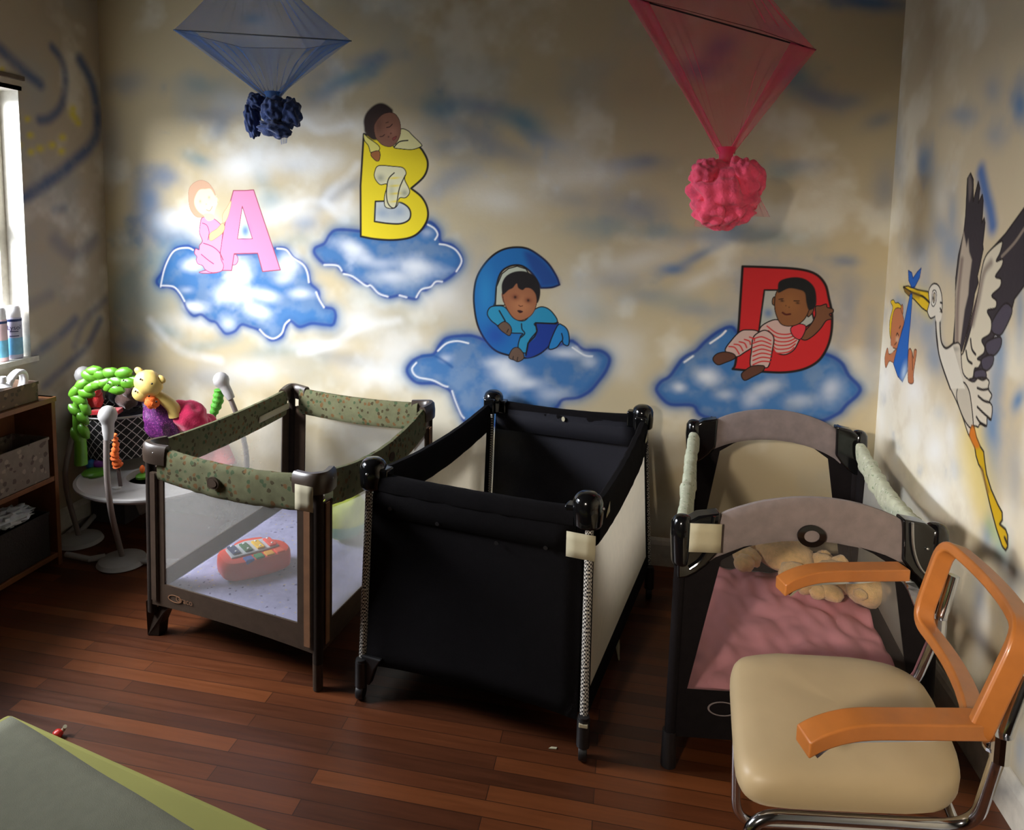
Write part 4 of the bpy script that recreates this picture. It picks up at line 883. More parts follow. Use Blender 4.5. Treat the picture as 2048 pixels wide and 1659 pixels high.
    em = MB(); c0 = y.E(2, .5, .715, .026); oval(em, c0, y.N(2), .008, .011, .002); obj('rail_emblem', em, M['tagpaper'], T)
    for k, a, z in ((0, .35, .64), (0, .62, .615), (0, .12, .66), (0, .83, .63)):
        em = MB(); oval(em, y.E(k, a, z, -.018), -y.N(k), .007, .006, .002); obj('rail_snap', em, M['black_matte'], T)
    for a, w_ in ((.12, .05), (.86, .06)):
        em = MB(); em.grid(lambda p, q: y.E(1, a+w_*p, .69+.012*q+.02*q*p, -.024), 3, 2); obj('rail_print', em, M['tagpaper'], T, solid=.001)
    return y
def build_grey():
    t = [hz(1365, 1045, .74), hz(1872, 1062, .74), hz(1718, 872, .74), hz(1388, 850, .74)]
    b = [hz(1336, 1528, 0), None, None, None]
    for k in (1, 2, 3): b[k] = t[k]*1; b[k].z = 0
    b[1] += V(.01, -.02, 0)
    y = Yard(t, b)
    T = thing('playard', 'grey and charcoal playard with arched ends and a pink blanket inside, rightmost of the three', 'playard', y.c)
    for k in range(4):
        end = k % 2 == 0
        if end:
            obj('top_rail', padded_rail(y, k, .10, .915, .765, .125, 0, th=.015, bulge=(.085 if k == 0 else .085), low=.13, wr=.003, seed=k), M['grey_fab'], T, label='arched warm grey end rail')
            inner = (.055, .93, .16, .84, .25, .655) if k == 0 else (.07, .93, .17, .83, .25, .655)
            obj('fabric_border', window_frame(y, k, .10, .70, (.0, 1.0), inner, th=.006, ins=-.008, arct=.085), M['charcoal_fab'], T, smooth=False)
            obj('mesh_panel', MB().grid(lambda p, q: y.E(k, (inner[0]+(inner[2]-inner[0])*q)*(1-p)+(inner[1]+(inner[3]-inner[1])*q)*p, .25+(.41+.085*4*p*(1-p))*q, -.004), 8, 6), M['white_mesh2'], T)
        else:
            obj('top_rail', padded_rail(y, k, .05, .95, .745, .085, .035 if k == 1 else .02, th=.02, wr=.012, seed=k*2, n=40), M['leaf_fab'], T, label='crinkled pale sage printed side rail')
            inner = (.07, .90, .12, .86, .25, .67)
            obj('fabric_border', window_frame(y, k, .10, .70, (.0, 1.0), inner, th=.006, ins=-.004), M['charcoal_fab'], T, smooth=False)
            obj('mesh_panel', net(y, k, inner, -.002), M['white_mesh'], T)
    for k in range(4):
        obj('leg', post(y, k, .016, .06, .74), M['charcoal_fab'], T)
        kk = k if k % 2 == 0 else k-1; a0 = 0 if k % 2 == 0 else 1; sg = 1 if k % 2 == 0 else -1
        cap = MB(); rows = []
        prof = [(-.012, .60), (-.02, .70), (0.0, .765), (.05, .79), (.125, .80)]; low = [(-.012, .60), (.02, .605), (.05, .62), (.085, .645), (.12, .68)]
        cap.prism([y.E(kk, a0+sg*a*1.15, z, -.024) for a, z in prof]+[y.E(kk, a0+sg*a*1.15, z, -.024) for a, z in low[::-1][:-1]], y.N(kk)*.05)
        cap.lathe(y.t[k]+V(0, 0, -.005), [(.004, .03), (.02, .026), (.03, .01), (.032, -.03), (.026, -.11), (.018, -.12)], 18)
        cp = obj('corner_cap', cap, M['black_plastic'], T, bevel=.008, seg=3)
        rv = MB(); rv.ball(y.E(kk, a0+sg*.05, .72, -.026), .005, nu=8, nv=6); obj('rivet', rv, M['steel'], cp)
        s1 = MB(); s1.tube(spline([y.E(kk, a0+sg*.115, .795, -.03), y.E(kk, a0+sg*.105, .72, -.03), y.E(kk, a0+sg*.075, .665, -.03), y.E(kk, a0+sg*.03, .635, -.03)], 4), .004, 8)
        obj('cap_trim', s1, M['steel'] if k == 1 else M['black_plastic'], cp)
        ft = MB(); f = y.P(k, 0); ft.tube([f, f+V(0, 0, .11)], [.022, .02], 12); obj('foot', ft, M['black_matte'], T)
    obj('floor_board', interior_floor(y, .12), M['charcoal_fab'], T, smooth=False)
    c0 = y.E(0, .505, .742, -.016); em = MB(); oval(em, c0, -y.N(0), .038, .031, .007, 28, inner=.55); e = obj('rail_emblem', em, M['black_plastic'], T)
    em = MB(); oval(em, c0, -y.N(0), .021, .017, .004, 24); obj('emblem_button', em, M['grey_fab'], e)
    st = MB(); st.grid(lambda p, q: y.E(0, .02+.125*p, .69+.085*q-.0*p, -.036), 3, 3); obj('corner_sticker', st, M['tagpaper'], T, solid=.0015, label='blank cream paper sticker on the front left corner')
    em = MB(); oval(em, y.E(0, .2, .20, -.012), -y.N(0), .042, .022, .0015, 28, inner=.88); obj('logo_oval', em, M['grey_fab'], T)
    mt = obj('mattress', pad(y, .145, .03, .03, .004, 8), M['grey_fab']); tag(mt, 'grey fabric pad on the floor of the grey playard under the pink blanket', 'mattress')
    # pink blanket, two plush bears
    c = [y.P(k, .18) for k in range(4)]; cc = sum(c, Vector())/4; c = [p+(cc-p)*.07 for p in c]
    def B(a, b):
        b = b*.86; p = (c[0]*(1-a)+c[1]*a)*(1-b)+(c[3]*(1-a)+c[2]*a)*b
        wv = .028*abs(noise.noise(V(a*5, b*6, 2)))+.016*noise.noise(V(a*14+b*6, b*9, 5))+.012*math.exp(-((b-.30)/.03)**2)*noise.noise(V(a*9, 0, 1))
        return V(p.x, p.y, .196+wv+.018*b)
    bl = obj('baby_blanket', MB().grid(B, 60, 60), M['pink'], solid=.006); tag(bl, 'rumpled dusty pink blanket spread inside the grey playard', 'blanket')
    return y
M['white_mesh2'] = sheer('grey_netting', (.62, .58, .56), .13)
Y1 = build_brown(); Y2 = build_black(); Y3 = build_grey()

def bear(base, yaw, s, label, pose=0):
    T = thing('teddy_bear', label, 'teddy bear', base, 'cream teddy bears in the grey playard')
    R_ = Matrix.Rotation(yaw, 3, 'Z'); q = lambda x, y_, z: Vector(base)+R_ @ Vector((x, y_, z))*s
    sk = lambda name, parts, m=M['plush'], par=T: obj(name, [mb for mb in [MB()] for p in parts if mb.ball(q(*p[0]), tuple(a*s for a in p[1]), R_, 14, 10, .16, p[0][0]*9+p[0][1])][0], m, par)
    sk('body', [((0, 0, .06), (.10, .085, .06))])
    h = sk('head', [((.135, .01, .072), (.075, .075, .066)), ((.15, .0, .135), (.03, .034, .02))])
    for sg in (-1, 1): sk('ear', [((.17, sg*.062, .08), (.028, .026, .02))], par=h)
    for sg in (-1, 1): sk('eye', [((.155, sg*.028, .132), (.007, .007, .006))], M['black_plastic'], h)
    sk('nose', [((.142, 0, .153), (.010, .012, .007))], M['black_plastic'], h)
    for sg in (-1, 1):
        sk('arm', [((.07, sg*.105, .045), (.055, .038, .034)), ((.045, sg*.145, .04), (.032, .036, .03))])
        sk('leg', [((-.10, sg*.07, .045), (.06, .042, .038)), ((-.15, sg*.085, .05), (.032, .042, .045))])
    return T
bear(hz(1566, 1140, .236), 2.3, 1.12, 'cream teddy bear lying at the far left of the pink blanket')
bear(hz(1672, 1180, .236), -1.0, .88, 'cream teddy bear lying right of the other bear, under the chair arm')

# ------------------------------------------------------------------ armchair with bent chrome frame
def build_chair():
    o = V(.488, -1.675, 0); ex = V(math.cos(math.radians(10)), math.sin(math.radians(10)), 0); ey = V(math.sin(math.radians(5)), math.cos(math.radians(5)), 0)
    q = lambda x, y_, z: o+ex*x+ey*y_+V(0, 0, z)
    T = thing('armchair', 'armchair with a chrome tube frame, cream padded seat and orange wooden arms', 'chair', o)
    mb = MB(); n = 48
    def out(w, gx, gy):
        c, s = math.cos(w), math.sin(w); e = .30 if c < 0 else (.62 if s > 0 else .42)
        return (gx*abs(c)**e*(1 if c > 0 else -1), gy*abs(s)**(.30 if c < 0 else .55)*(1 if s > 0 else -1))
    rings = [(.90, .420), (.975, .424), (.995, .436), (1.0, .458), (.985, .474), (.955, .485), (.90, .494), (.75, .502), (.5, .507), (.28, .508), (.02, .506)]
    for sc, z in rings:
        for j in range(n):
            x, y_ = out(2*PI*j/n, .235*sc, .232*sc); mb.v.append(q(x+.005, y_, z+.004*noise.noise(V(x*14, y_*14, 1))))
    for i in range(len(rings)-1):
        for j in range(n): mb.f.append((i*n+j, i*n+(j+1) % n, (i+1)*n+(j+1) % n, (i+1)*n+j))
    mb.f.append(tuple(range(n))); mb.f.append(tuple((len(rings)-1)*n+j for j in range(n)))
    obj('seat', mb, M['seat_vinyl'], T)
    # back: one bent wooden loop leaning towards the wall
    C4 = [hy(1840, 1240, -1.50), hy(1952, 1474, -1.95), hy(2046, 1262, -1.93), hy(1896, 1084, -1.50)]
    r = [.05, .03, .055, .05]; P = []
    for i in range(4):
        a, b, c = C4[i-1], C4[i], C4[(i+1) % 4]
        p0 = b+(a-b).normalized()*r[i]; p1 = b+(c-b).normalized()*r[i]
        for k in range(8): t = k/7; P.append(p0*(1-t)**2+b*2*t*(1-t)+p1*t*t)
        nx = c+(b-c).normalized()*r[(i+1) % 4]
        for k in range(1, 8): P.append(p1+(nx-p1)*k/8)
    nn = (C4[1]-C4[0]).cross(C4[3]-C4[0]).normalized(); nn = nn if nn.x > 0 else -nn
    ym, yh = (C4[0].y+C4[1].y)/2, (C4[0].y-C4[1].y)/2
    P = [p+nn*.03*(1-min(1, abs((p.y-ym)/yh))**2) for p in P]
    bk = MB(); m_ = len(P)
    for i, p in enumerate(P):
        t = (P[(i+1) % m_]-P[i-1]).normalized(); s_ = t.cross(nn).normalized()
        for a, b in ((-.012, -.020), (.012, -.020), (.012, .020), (-.012, .020)): bk.v.append(p+s_*a+nn*b)
    for i in range(m_):
        for j in range(4): bk.f.append((i*4+j, i*4+(j+1) % 4, ((i+1) % m_)*4+(j+1) % 4, ((i+1) % m_)*4+j))
    obj('back_frame', bk, M['bentwood'], T, bevel=.005, seg=3)
    fr = MB()
    for sg in (-1, 1):
        y_ = sg*.222
        b0, b1 = (C4[1], C4[2]) if sg < 0 else (C4[0], C4[3])
        s = [q(.25, y_, .014), q(-.19, y_, .014), q(-.205, y_*1.0, .405), q(.235, y_*1.02, .405), b0+nn*.04+V(0, 0, -.0), b0*.35+b1*.65+nn*.034]
        fr.tube(fillet(s, .07, 8), .0125, 12)
    fr.tube([q(.25, -.222, .014), q(.25, .222, .014)], .0125, 12); fr.tube([q(.2, -.222, .405), q(.2, .222, .405)], .010, 10)
    obj('chrome_frame', fr, M['chrome'], T)
    for sg, tip, end in ((1, hz(1562, 1150, .665), hz(1808, 1142, .665)), (-1, hz(1607, 1452, .665), hz(1965, 1448, .665))):
        d = end-tip; L_ = d.length; e = d.normalized(); sd = V(-e.y, e.x, 0)
        sp = spline([tip+e*(L_*a)+V(0, 0, z) for a, z in ((0, -.030), (.08, -.015), (.2, -.002), (.34, .004), (.6, .003), (1, 0))], 5)
        ar = MB(); mm = len(sp)
        for i, p in enumerate(sp):
            for a, b in ((-.026, .016), (.026, .016), (.026, -.016), (-.026, -.016)): ar.v.append(p+sd*a+V(0, 0, b))
        for i in range(mm-1):
            for j in range(4): ar.f.append((i*4+j, i*4+(j+1) % 4, (i+1)*4+(j+1) % 4, (i+1)*4+j))
        ar.f.append((3, 2, 1, 0)); ar.f.append(tuple((mm-1)*4+j for j in range(4)))
        am = obj('armrest', ar, M['bentwood'], T, bevel=.006, seg=3)
        b0 = C4[1] if sg < 0 else C4[0]; gq = b0+nn*.04
        rl = MB(); rl.sweep(spline([tip+e*.02+V(0, 0, -.050), tip+e*(L_*.2)+V(0, 0, -.0225), tip+e*(L_*.6)+V(0, 0, -.0195), end+V(0, 0, -.0215), end+(gq-end)*.6+V(0, 0, -.02), gq+V(0, 0, 0)], 5), [(-.014, -.003), (.014, -.003), (.014, .003), (-.014, .003)])
        rl.tube([gq+V(0, 0, -.025), gq+V(0, 0, .025)], .0165, 12)
        obj('arm_bracket', rl, M['chrome'], T, smooth=False)
    return T
build_chair()

# ------------------------------------------------------------------ bed corner in the foreground
def build_bed():
    a = hz(30, 1425, .45); b = hz(560, 1659, .45); d = (b-a).normalized(); n = V(d.y, -d.x, 0)     # n points to the camera side
    a = a-d*.02; b = b+d*.55; W_ = .9
    T = thing('low_cot', 'low cot with a yellow-green sheet at the near left corner of the floor', 'bed', (a+n*.4+d*.4)*V(1, 1, 0) if False else V(*(a+n*.4+d*.4).xy, 0))
    P = [a, b, b+n*W_, a+n*W_]; P = [V(p.x, p.y, 0) for p in P]
    f = MB(); c = sum(P, Vector())/4; Q = [p+(c-p).normalized()*.03 for p in P]
    f.prism([q+V(0, 0, .22) for q in Q], (0, 0, .09)); obj('base', f, M['pine'], T, smooth=False, bevel=.004)
    for q in Q:
        i_ = (c-q).normalized(); obj('leg', MB().box(q+i_*.05+V(0, 0, .11), (.05, .05, .22), math.atan2(d.y, d.x)), M['pine'], T, smooth=False)
    m = MB(); m.prism([p+V(0, 0, .31) for p in P], (0, 0, .14)); obj('sheeted_mattress', m, mat('yellow_green_cotton_sheet', (.64, .63, .32), .85, var=.06, scale=5, bump=.2, bscale=30), T, bevel=.018, seg=4)
    # grey-green coverlet folded diagonally over it
    e0 = hz(0, 1418, .46); e1 = hz(390, 1659, .46); ed = (e1-e0).normalized(); en = V(ed.y, -ed.x, 0)
    if en.dot(n) < 0: en = -en
    cv = MB(); s0 = e0+ed*.045; L_ = 1.05
    def F(u, v):
        p = s0+ed*(L_*u)+en*(v*(.62+.0*u)); return V(p.x, p.y, .4565+.004*noise.noise(V(u*5, v*5, 0)))
    cv.grid(F, 24, 16)
    cvm = mat('grey_green_felt', (.50, .50, .42), .95, var=.05, scale=40, bump=.4, bscale=500)
    o = obj('coverlet', cv, cvm, solid=.008); tag(o, 'grey-green felt coverlet lying across the low cot at the near left', 'blanket')
build_bed()
# ------------------------------------------------------------------ net canopies hanging from the ceiling
def canopy(label, L, R_, BR, BLc, knot, apex, rgb, op, op_low, lobes, tails, seed):
    T = thing('bed_canopy', label, 'canopy', apex)
    c = [Vector(x) for x in (L, R_, BR, BLc)]
    def loop(a):
        k = int(a*4) % 4; f = a*4-int(a*4) if a < 1 else 0
        return c[k]*(1-f)+c[(k+1) % 4]*f
    cc = sum(c, Vector())/4
    def surf(end, rr, pinch, pl):
        def F(a, b):
            p = loop(a); w = 2*PI*a
            e = end+V(math.cos(w+PI)*rr, math.sin(w)*rr*.7, 0)
            q = p*(1-b)+e*b
            fold = pl*math.sin(a*PI*2*17+seed+3*math.sin(a*9))*min(1, b*3)*(1-b*.6)
            mid = (cc*(1-b)+end*b); d = (q-mid); q = mid+d*(1-pinch*math.sin(PI*b)*.5)
            return q+(d.normalized() if d.length > 1e-5 else d)*fold
        return F
    net_ = sheer(('blue' if rgb[2] > rgb[0] else 'pink')+'_tulle', rgb, op, rough=.7)
    low_ = sheer(('blue' if rgb[2] > rgb[0] else 'pink')+'_gathered_tulle', rgb, op_low, rough=.7)
    obj('lower_net', MB().grid(surf(Vector(knot), .030, .22, .012 if rgb[2] > rgb[0] else .005), 136, 18), net_, T)
    obj('upper_net', MB().grid(surf(Vector(apex), .02, .10, .006), 136, 12), net_, T)
    for k in range(4):
        obj('spreader_rod', MB().tube([c[k], c[(k+1) % 4]], .003 if k == 0 else .0012, 6), M['black_matte'] if k == 0 else M['taupe'], T)
    band = sheer(('blue' if rgb[2] > rgb[0] else 'pink')+'_doubled_tulle', rgb, op+.22, rough=.7)
    for k, sg in ((0, 1), (1, -1)):
        e = Vector(knot)+V(-sg*.024, -.004, .0); w0 = (c[1]-c[0])*(.13*sg)
        obj('side_band', MB().grid(lambda a, b: (c[k]*(1-a)+e*a)+(w0*(1-a)+V(sg*.022, 0, 0)*a)*b+V(0, -.006-.004*math.sin(b*9), 0), 16, 8), band, T)
    # bundled hem: dense layers near the tie and a knot of bunched net
    k_ = Vector(knot)
    obj('gathered_neck', MB().lathe(k_+V(0, 0, -.015), [(.026, -.03), (.024, 0), (.026, .02), (.034, .04)], 26), low_, T)
    kb = MB()
    for (u, v, y_, r, rz) in lobes:
        p = hy(u, v, knot[1]+y_); kb.ball(p, r, Matrix.Rotation(rz, 3, 'Y'), 56, 40, .30, u*.13+v*.07, 1.3)
    K_ = obj('knotted_hem', kb, lobes_mat(rgb), T, sharp=False)
    for t in tails:
        mb = MB(); P = [hy(u, v, knot[1]+y_) for u, v, y_ in t]
        mb.grid(lambda a, b: (P[0]*(1-a)+P[1]*a)*(1-b)+(P[2]*(1-a)+P[3]*a)*b+V(0, .006*math.sin(a*19), 0), 14, 8)
        obj('loose_net_end', mb, net_, T)
    obj('ceiling_cord', MB().tube([Vector(apex), V(apex[0], apex[1], HC)], .003, 6), M['tagpaper'], T)
    return T
def lobes_mat(rgb):
    m = mat('bunched_net', (.11, .21, .42) if rgb[2] > rgb[0] else (1, .34, .48), .85, var=.3, scale=22, bump=1.0, bscale=90, sheen=.3); return m
cy_ = -.50
canopy('blue net canopy with a dark knotted hem hanging over the leftmost playard', hy(347, 60, cy_), hy(703, 82, cy_), hy(612, 97, cy_+.30), hy(485, 95, cy_+.30), hy(545, 196, cy_), V(*hy(500, -140, cy_).xy, 2.66), (.26, .47, .74), .27, .7,
       [(505, 240, 0, (.033, .035, .075), -.15), (548, 222, -.01, (.055, .05, .055), 0), (580, 225, .0, (.05, .04, .06), -.3), (550, 258, -.02, (.07, .045, .035), .2), (515, 205, .01, (.045, .04, .035), .4)],
       [[(556, 262, -.02), (578, 262, -.02), (562, 289, -.02), (574, 286, -.02)]], 1)
canopy('pink net canopy with a round knotted hem hanging over the right side', hy(1250, -8, cy_), hy(1632, 100, cy_), hy(1520, 60, cy_+.25), hy(1370, 20, cy_+.25), hy(1452, 308, cy_), V(*hy(1420, -190, cy_).xy, 2.66), (1, .28, .50), .25, .7,
       [(1448, 385, 0, (.118, .10, .125), 0), (1410, 350, -.03, (.05, .05, .06), .5), (1490, 360, -.03, (.06, .055, .085), -.3), (1425, 420, -.04, (.07, .05, .055), .2), (1475, 425, -.03, (.06, .05, .045), -.4)],
       [[(1500, 400, .0), (1520, 395, .02), (1500, 432, .0), (1541, 434, .02)], [(1395, 420, -.02), (1420, 440, -.02), (1388, 452, -.02), (1440, 460, -.02)]], 5)

# ------------------------------------------------------------------ shelf unit and what stands on it
SX, SY0, SY1, SH = -2.475, -1.75, -.655, .775
t_ = .022
T = thing('shelf_unit', 'low honey-coloured wooden shelf unit under the window', 'shelf', V((XL+.02+SX)/2, (SY0+SY1)/2, 0))
x0, x1 = XL+.02, SX
for yy in (SY1-t_/2, SY0+t_/2): obj('side_panel', MB().box(((x0+x1)/2, yy, SH/2), (x1-x0, t_, SH)), M['pine'], T, smooth=False, bevel=.002)
for zz, nm in ((SH-t_/2, 'top_board'), (.405, 'shelf_board'), (.05, 'bottom_board')):
    obj(nm, MB().box(((x0+x1)/2+(.004 if nm == 'top_board' else 0), (SY0+SY1)/2, zz), (x1-x0+(.008 if nm == 'top_board' else -.004), SY1-SY0-(0 if nm == 'top_board' else 2*t_), t_)), M['pine'], T, smooth=False, bevel=.002)
obj('back_panel', MB().box((x0+.004, (SY0+SY1)/2, SH/2), (.006, SY1-SY0-2*t_, SH-2*t_)), M['pine'], T, smooth=False)
M['damask'] = spots(mat('damask_printed_card', (.46, .42, .39), .8), [(.32, .28, .26), (.55, .51, .47)], 26, .30)
M['damask_brown'] = spots(mat('brown_printed_card', (.36, .27, .20), .7), [(.24, .17, .12), (.48, .38, .28)], 30, .28)
def bin_(name, label, x, y0, y1, z, h, m, cat='box', dep=.19, tz=0):
    T = thing(name, label, cat, V(x-dep/2, (y0+y1)/2, z)); mb = MB(); th = .004
    for c, d in (((x-th/2, (y0+y1)/2, z+h/2), (th, y1-y0, h)), ((x-dep+th/2, (y0+y1)/2, z+h/2), (th, y1-y0, h)), ((x-dep/2, y0+th/2, z+h/2), (dep, th, h)), ((x-dep/2, y1-th/2, z+h/2), (dep, th, h)), ((x-dep/2, (y0+y1)/2, z+th/2), (dep, y1-y0, th))): mb.box(c, d)
    obj('body', mb, m, T, smooth=False, bevel=.0015)
    mb = MB()
    for c, d in (((x, (y0+y1)/2, z+h-.006), (.006, y1-y0+.004, .012)), ((x-dep/2, y1, z+h-.006), (dep, .006, .012)), ((x-dep/2, y0, z+h-.006), (dep, .006, .012)), ((x-dep, (y0+y1)/2, z+h-.006), (.006, y1-y0+.004, .012))): mb.box(c, d)
    obj('rim', mb, m, T, smooth=False); return T
bin_('storage_bin', 'grey damask patterned storage bin on the middle shelf', SX-.004, -1.15, -.70, .417, .185, M['damask'])
bin_('storage_bin', 'dark storage bin on the bottom shelf with a white bag on it', SX-.012, -1.15, -.71, .062, .20, mat('dark_woven_bin', (.17, .15, .14), .8, bump=.5, bscale=120))
bin_('storage_tray', 'brown printed open tray of bottles on top of the shelf unit', SX-.012, -1.12, -.735, SH, .085, M['damask_brown'], 'tray', .18)
o = obj('plastic_bag', MB().ball((-2.56, -.86, .287), (.07, .11, .03), None, 30, 18, .5, 3, 2.5), mat('white_thin_plastic', (.75, .78, .80), .3)); tag(o, 'crumpled white plastic bag lying in the bottom shelf bin', 'bag')
wht = mat('white_plastic', (.90, .90, .90), .35, var=.03)
T = thing('bowl', 'white round bowl standing in the tray on top of the shelf unit', 'bowl', V(-2.56, -1.0, SH+.004))
obj('bowl_body', MB().lathe((-2.56, -1.0, SH+.004), [(.03, 0), (.055, .01), (.07, .05), (.074, .125), (.070, .125), (.066, .05), (.03, .014)], 30), wht, T)
o = thing('lotion_bottle', 'white bottle with a teal label in the tray beside the bowl', 'bottle', V(-2.53, -.875, SH+.004))
obj('bottle_body', MB().lathe((-2.53, -.875, SH+.004), [(.028, 0), (.032, .006), (.032, .085), (.014, .10), (.014, .105)], 22), wht, o); obj('cap', MB().lathe((-2.53, -.875, SH+.108), [(.017, 0), (.017, .02), (.015, .023)], 16), wht, o)
obj('bottle_label', MB().lathe((-2.53, -.875, SH+.02), [(.0325, 0), (.033, .004), (.033, .045), (.0325, .05)], 22), mat('teal_label', (.25, .50, .55), .5), o)
mb = MB(); R3 = Matrix.Rotation(PI/2-.5, 3, 'Y') @ Matrix.Rotation(0, 3, 'X'); n = 16
ring = [V(-2.53, -.80, SH+.078)+V(.0+.02*math.sin(2*PI*i/24), .042*math.cos(2*PI*i/24), .060*math.sin(2*PI*i/24)) for i in range(24)]
mb.tube(ring, .011, 10, closed=True); mb.tube([p+V(-.018, 0, 0) for p in ring], .011, 10, closed=True)
o = obj('coiled_hose', mb, wht); tag(o, 'white coiled ribbed hose at the far end of the tray on the shelf unit', 'hose')
def can(x, y, label, m_body, word, wcol, facing):
    z = WZ0; T = thing('aerosol_can', label, 'spray can', V(x, y, z), 'aerosol cans on the window sill')
    obj('can_body', MB().lathe((x, y, z), [(.030, 0), (.033, .004), (.033, .185), (.031, .19), (.026, .198), (.022, .20)], 28), m_body, T)
    obj('cap', MB().lathe((x, y, z+.186), [(.030, 0), (.031, .003), (.0295, .045), (.024, .056), (.016, .058)], 24), wht, T)
    obj('colour_band', MB().lathe((x, y, z+.02), [(.0332, 0), (.0334, .002), (.0334, .075), (.0332, .077)], 28), mat('pale_blue_band', (.45, .68, .80) if word else (.45, .75, .88), .4), T)
    obj('top_band', MB().lathe((x, y, z+.172), [(.0332, 0), (.0334, .001), (.0334, .010), (.0332, .011)], 28), mat('dark_blue_band', (.12, .2, .4), .4), T)
    def wrap(dz):
        def P(a, b):
            w = facing+a/.034; n_ = V(math.cos(w), math.sin(w), 0); return V(x, y, z+dz+b)+n_*.0336, n_
        return P
    if word:
        lettering(word, .030, wrap(.135), wcol, T, th=.0004)
        for dz, ww in ((.125, .036), (.104, .04)):
            mb = MB(); mb.grid(lambda a, b: wrap(dz)((a-.5)*ww, b*.004)[0], 8, 1); obj('printed_bar', mb, wcol, T)
    return T
navy = mat('navy_print', (.08, .12, .30), .5)
can(-2.742, -.585, 'spray can with dark blue script lettering on the window sill, nearest the corner', mat('silver_lilac_can', (.72, .72, .80), .35), 'Lysol', navy, -PI/4)
can(-2.742, -.667, 'spray can with a pale pink label on the window sill, left of its twin', mat('pale_pink_can', (.86, .74, .76), .35), '', navy, -PI/4)

# ------------------------------------------------------------------ hamper of toys in the corner
HCx, HCy = -2.462, -.235; HZ = .40
T = thing('laundry_hamper', 'round dark hamper with a white lattice pattern, full of toys in the corner', 'basket', V(HCx, HCy, HZ))
hp = lambda f: .125+.095*f
def lattice():
    m = mat('dark_fabric_with_white_lattice', (.09, .08, .09), .8); t = m.node_tree; b = t.nodes['Principled BSDF']
    tc = nd(t, 'ShaderNodeTexCoord'); sp = nd(t, 'ShaderNodeSeparateXYZ'); t.links.new(tc.outputs['Object'], sp.inputs[0])
    an = nd(t, 'ShaderNodeMath', _operation='ARCTAN2'); t.links.new(sp.outputs[1], an.inputs[0]); t.links.new(sp.outputs[0], an.inputs[1])
    outs = []
    for sg in (1, -1):
        a = nd(t, 'ShaderNodeMath', _operation='MULTIPLY'); a.inputs[1].default_value = 4.2*sg; t.links.new(an.outputs[0], a.inputs[0])
        s_ = nd(t, 'ShaderNodeMath', _operation='MULTIPLY_ADD'); s_.inputs[1].default_value = 21.0; t.links.new(sp.outputs[2], s_.inputs[0]); t.links.new(a.outputs[0], s_.inputs[2])
        f = nd(t, 'ShaderNodeMath', _operation='FRACT'); t.links.new(s_.outputs[0], f.inputs[0])
        l = nd(t, 'ShaderNodeMath', _operation='LESS_THAN'); l.inputs[1].default_value = .11; t.links.new(f.outputs[0], l.inputs[0]); outs.append(l)
    mx = nd(t, 'ShaderNodeMath', _operation='MAXIMUM'); t.links.new(outs[0].outputs[0], mx.inputs[0]); t.links.new(outs[1].outputs[0], mx.inputs[1])
    c = nd(t, 'ShaderNodeMix', _data_type='RGBA'); t.links.new(mx.outputs[0], c.inputs[0]); c.inputs[6].default_value = lin((.09, .08, .09))+(1,); c.inputs[7].default_value = lin((.78, .76, .76))+(1,)
    for l in list(b.inputs['Base Color'].links): t.links.remove(l)
    t.links.new(c.outputs[2], b.inputs['Base Color']); return m
obj('hamper_body', MB().lathe((HCx, HCy, 0), [(hp(.5), HZ), (hp(.6), .47), (hp(.8), .54), (hp(1), .62), (hp(1)-.006, .62), (hp(.6)-.006, .47), (hp(.5)-.006, HZ+.01)], 40), lattice(), T)
rim = [V(HCx+hp(1)*math.cos(w)*1.0, HCy+hp(1)*math.sin(w), .62) for w in [2*PI*i/40 for i in range(40)]]
obj('rim', MB().tube(rim, .006, 8, closed=True), M['steel'], T)
hd = [V(HCx-.0+.205*math.cos(w)*math.cos(-.6), HCy+.205*math.cos(w)*math.sin(-.6)*-1, .60+.20*math.sin(w)) for w in [PI*i/24 for i in range(25)]]
obj('hoop_handle', MB().tube(hd, .005, 8), M['steel'], T)
toys = [('soft_toy', 'red plush bird poking out of the hamper at the left', (-2.50, -.385, .700), (.05, .035, .05), (.72, .12, .10), 1), ('soft_toy', 'brown plush toy at the top of the hamper', (-2.37, -.31, .690), (.055, .05, .05), (.26, .16, .12), 2),
        ('soft_toy', 'lilac plush toy at the right edge of the hamper', (-2.29, -.25, .655), (.035, .045, .035), (.68, .60, .80), 3), ('soft_toy', 'blue-grey plush toy at the left edge of the hamper', (-2.57, -.29, .665), (.035, .045, .04), (.42, .50, .66), 4),
        ('toy_box', 'flat red toy box lying on top of the hamper toys', (-2.43, -.385, .640), None, (.78, .12, .16), 5), ('soft_toy', 'black plush toy in the middle of the hamper', (-2.50, -.22, .68), (.05, .05, .05), (.07, .06, .07), 6), ('soft_toy', 'purple plush toy behind the others in the hamper', (-2.42, -.18, .655), (.07, .06, .04), (.30, .18, .36), 7)]
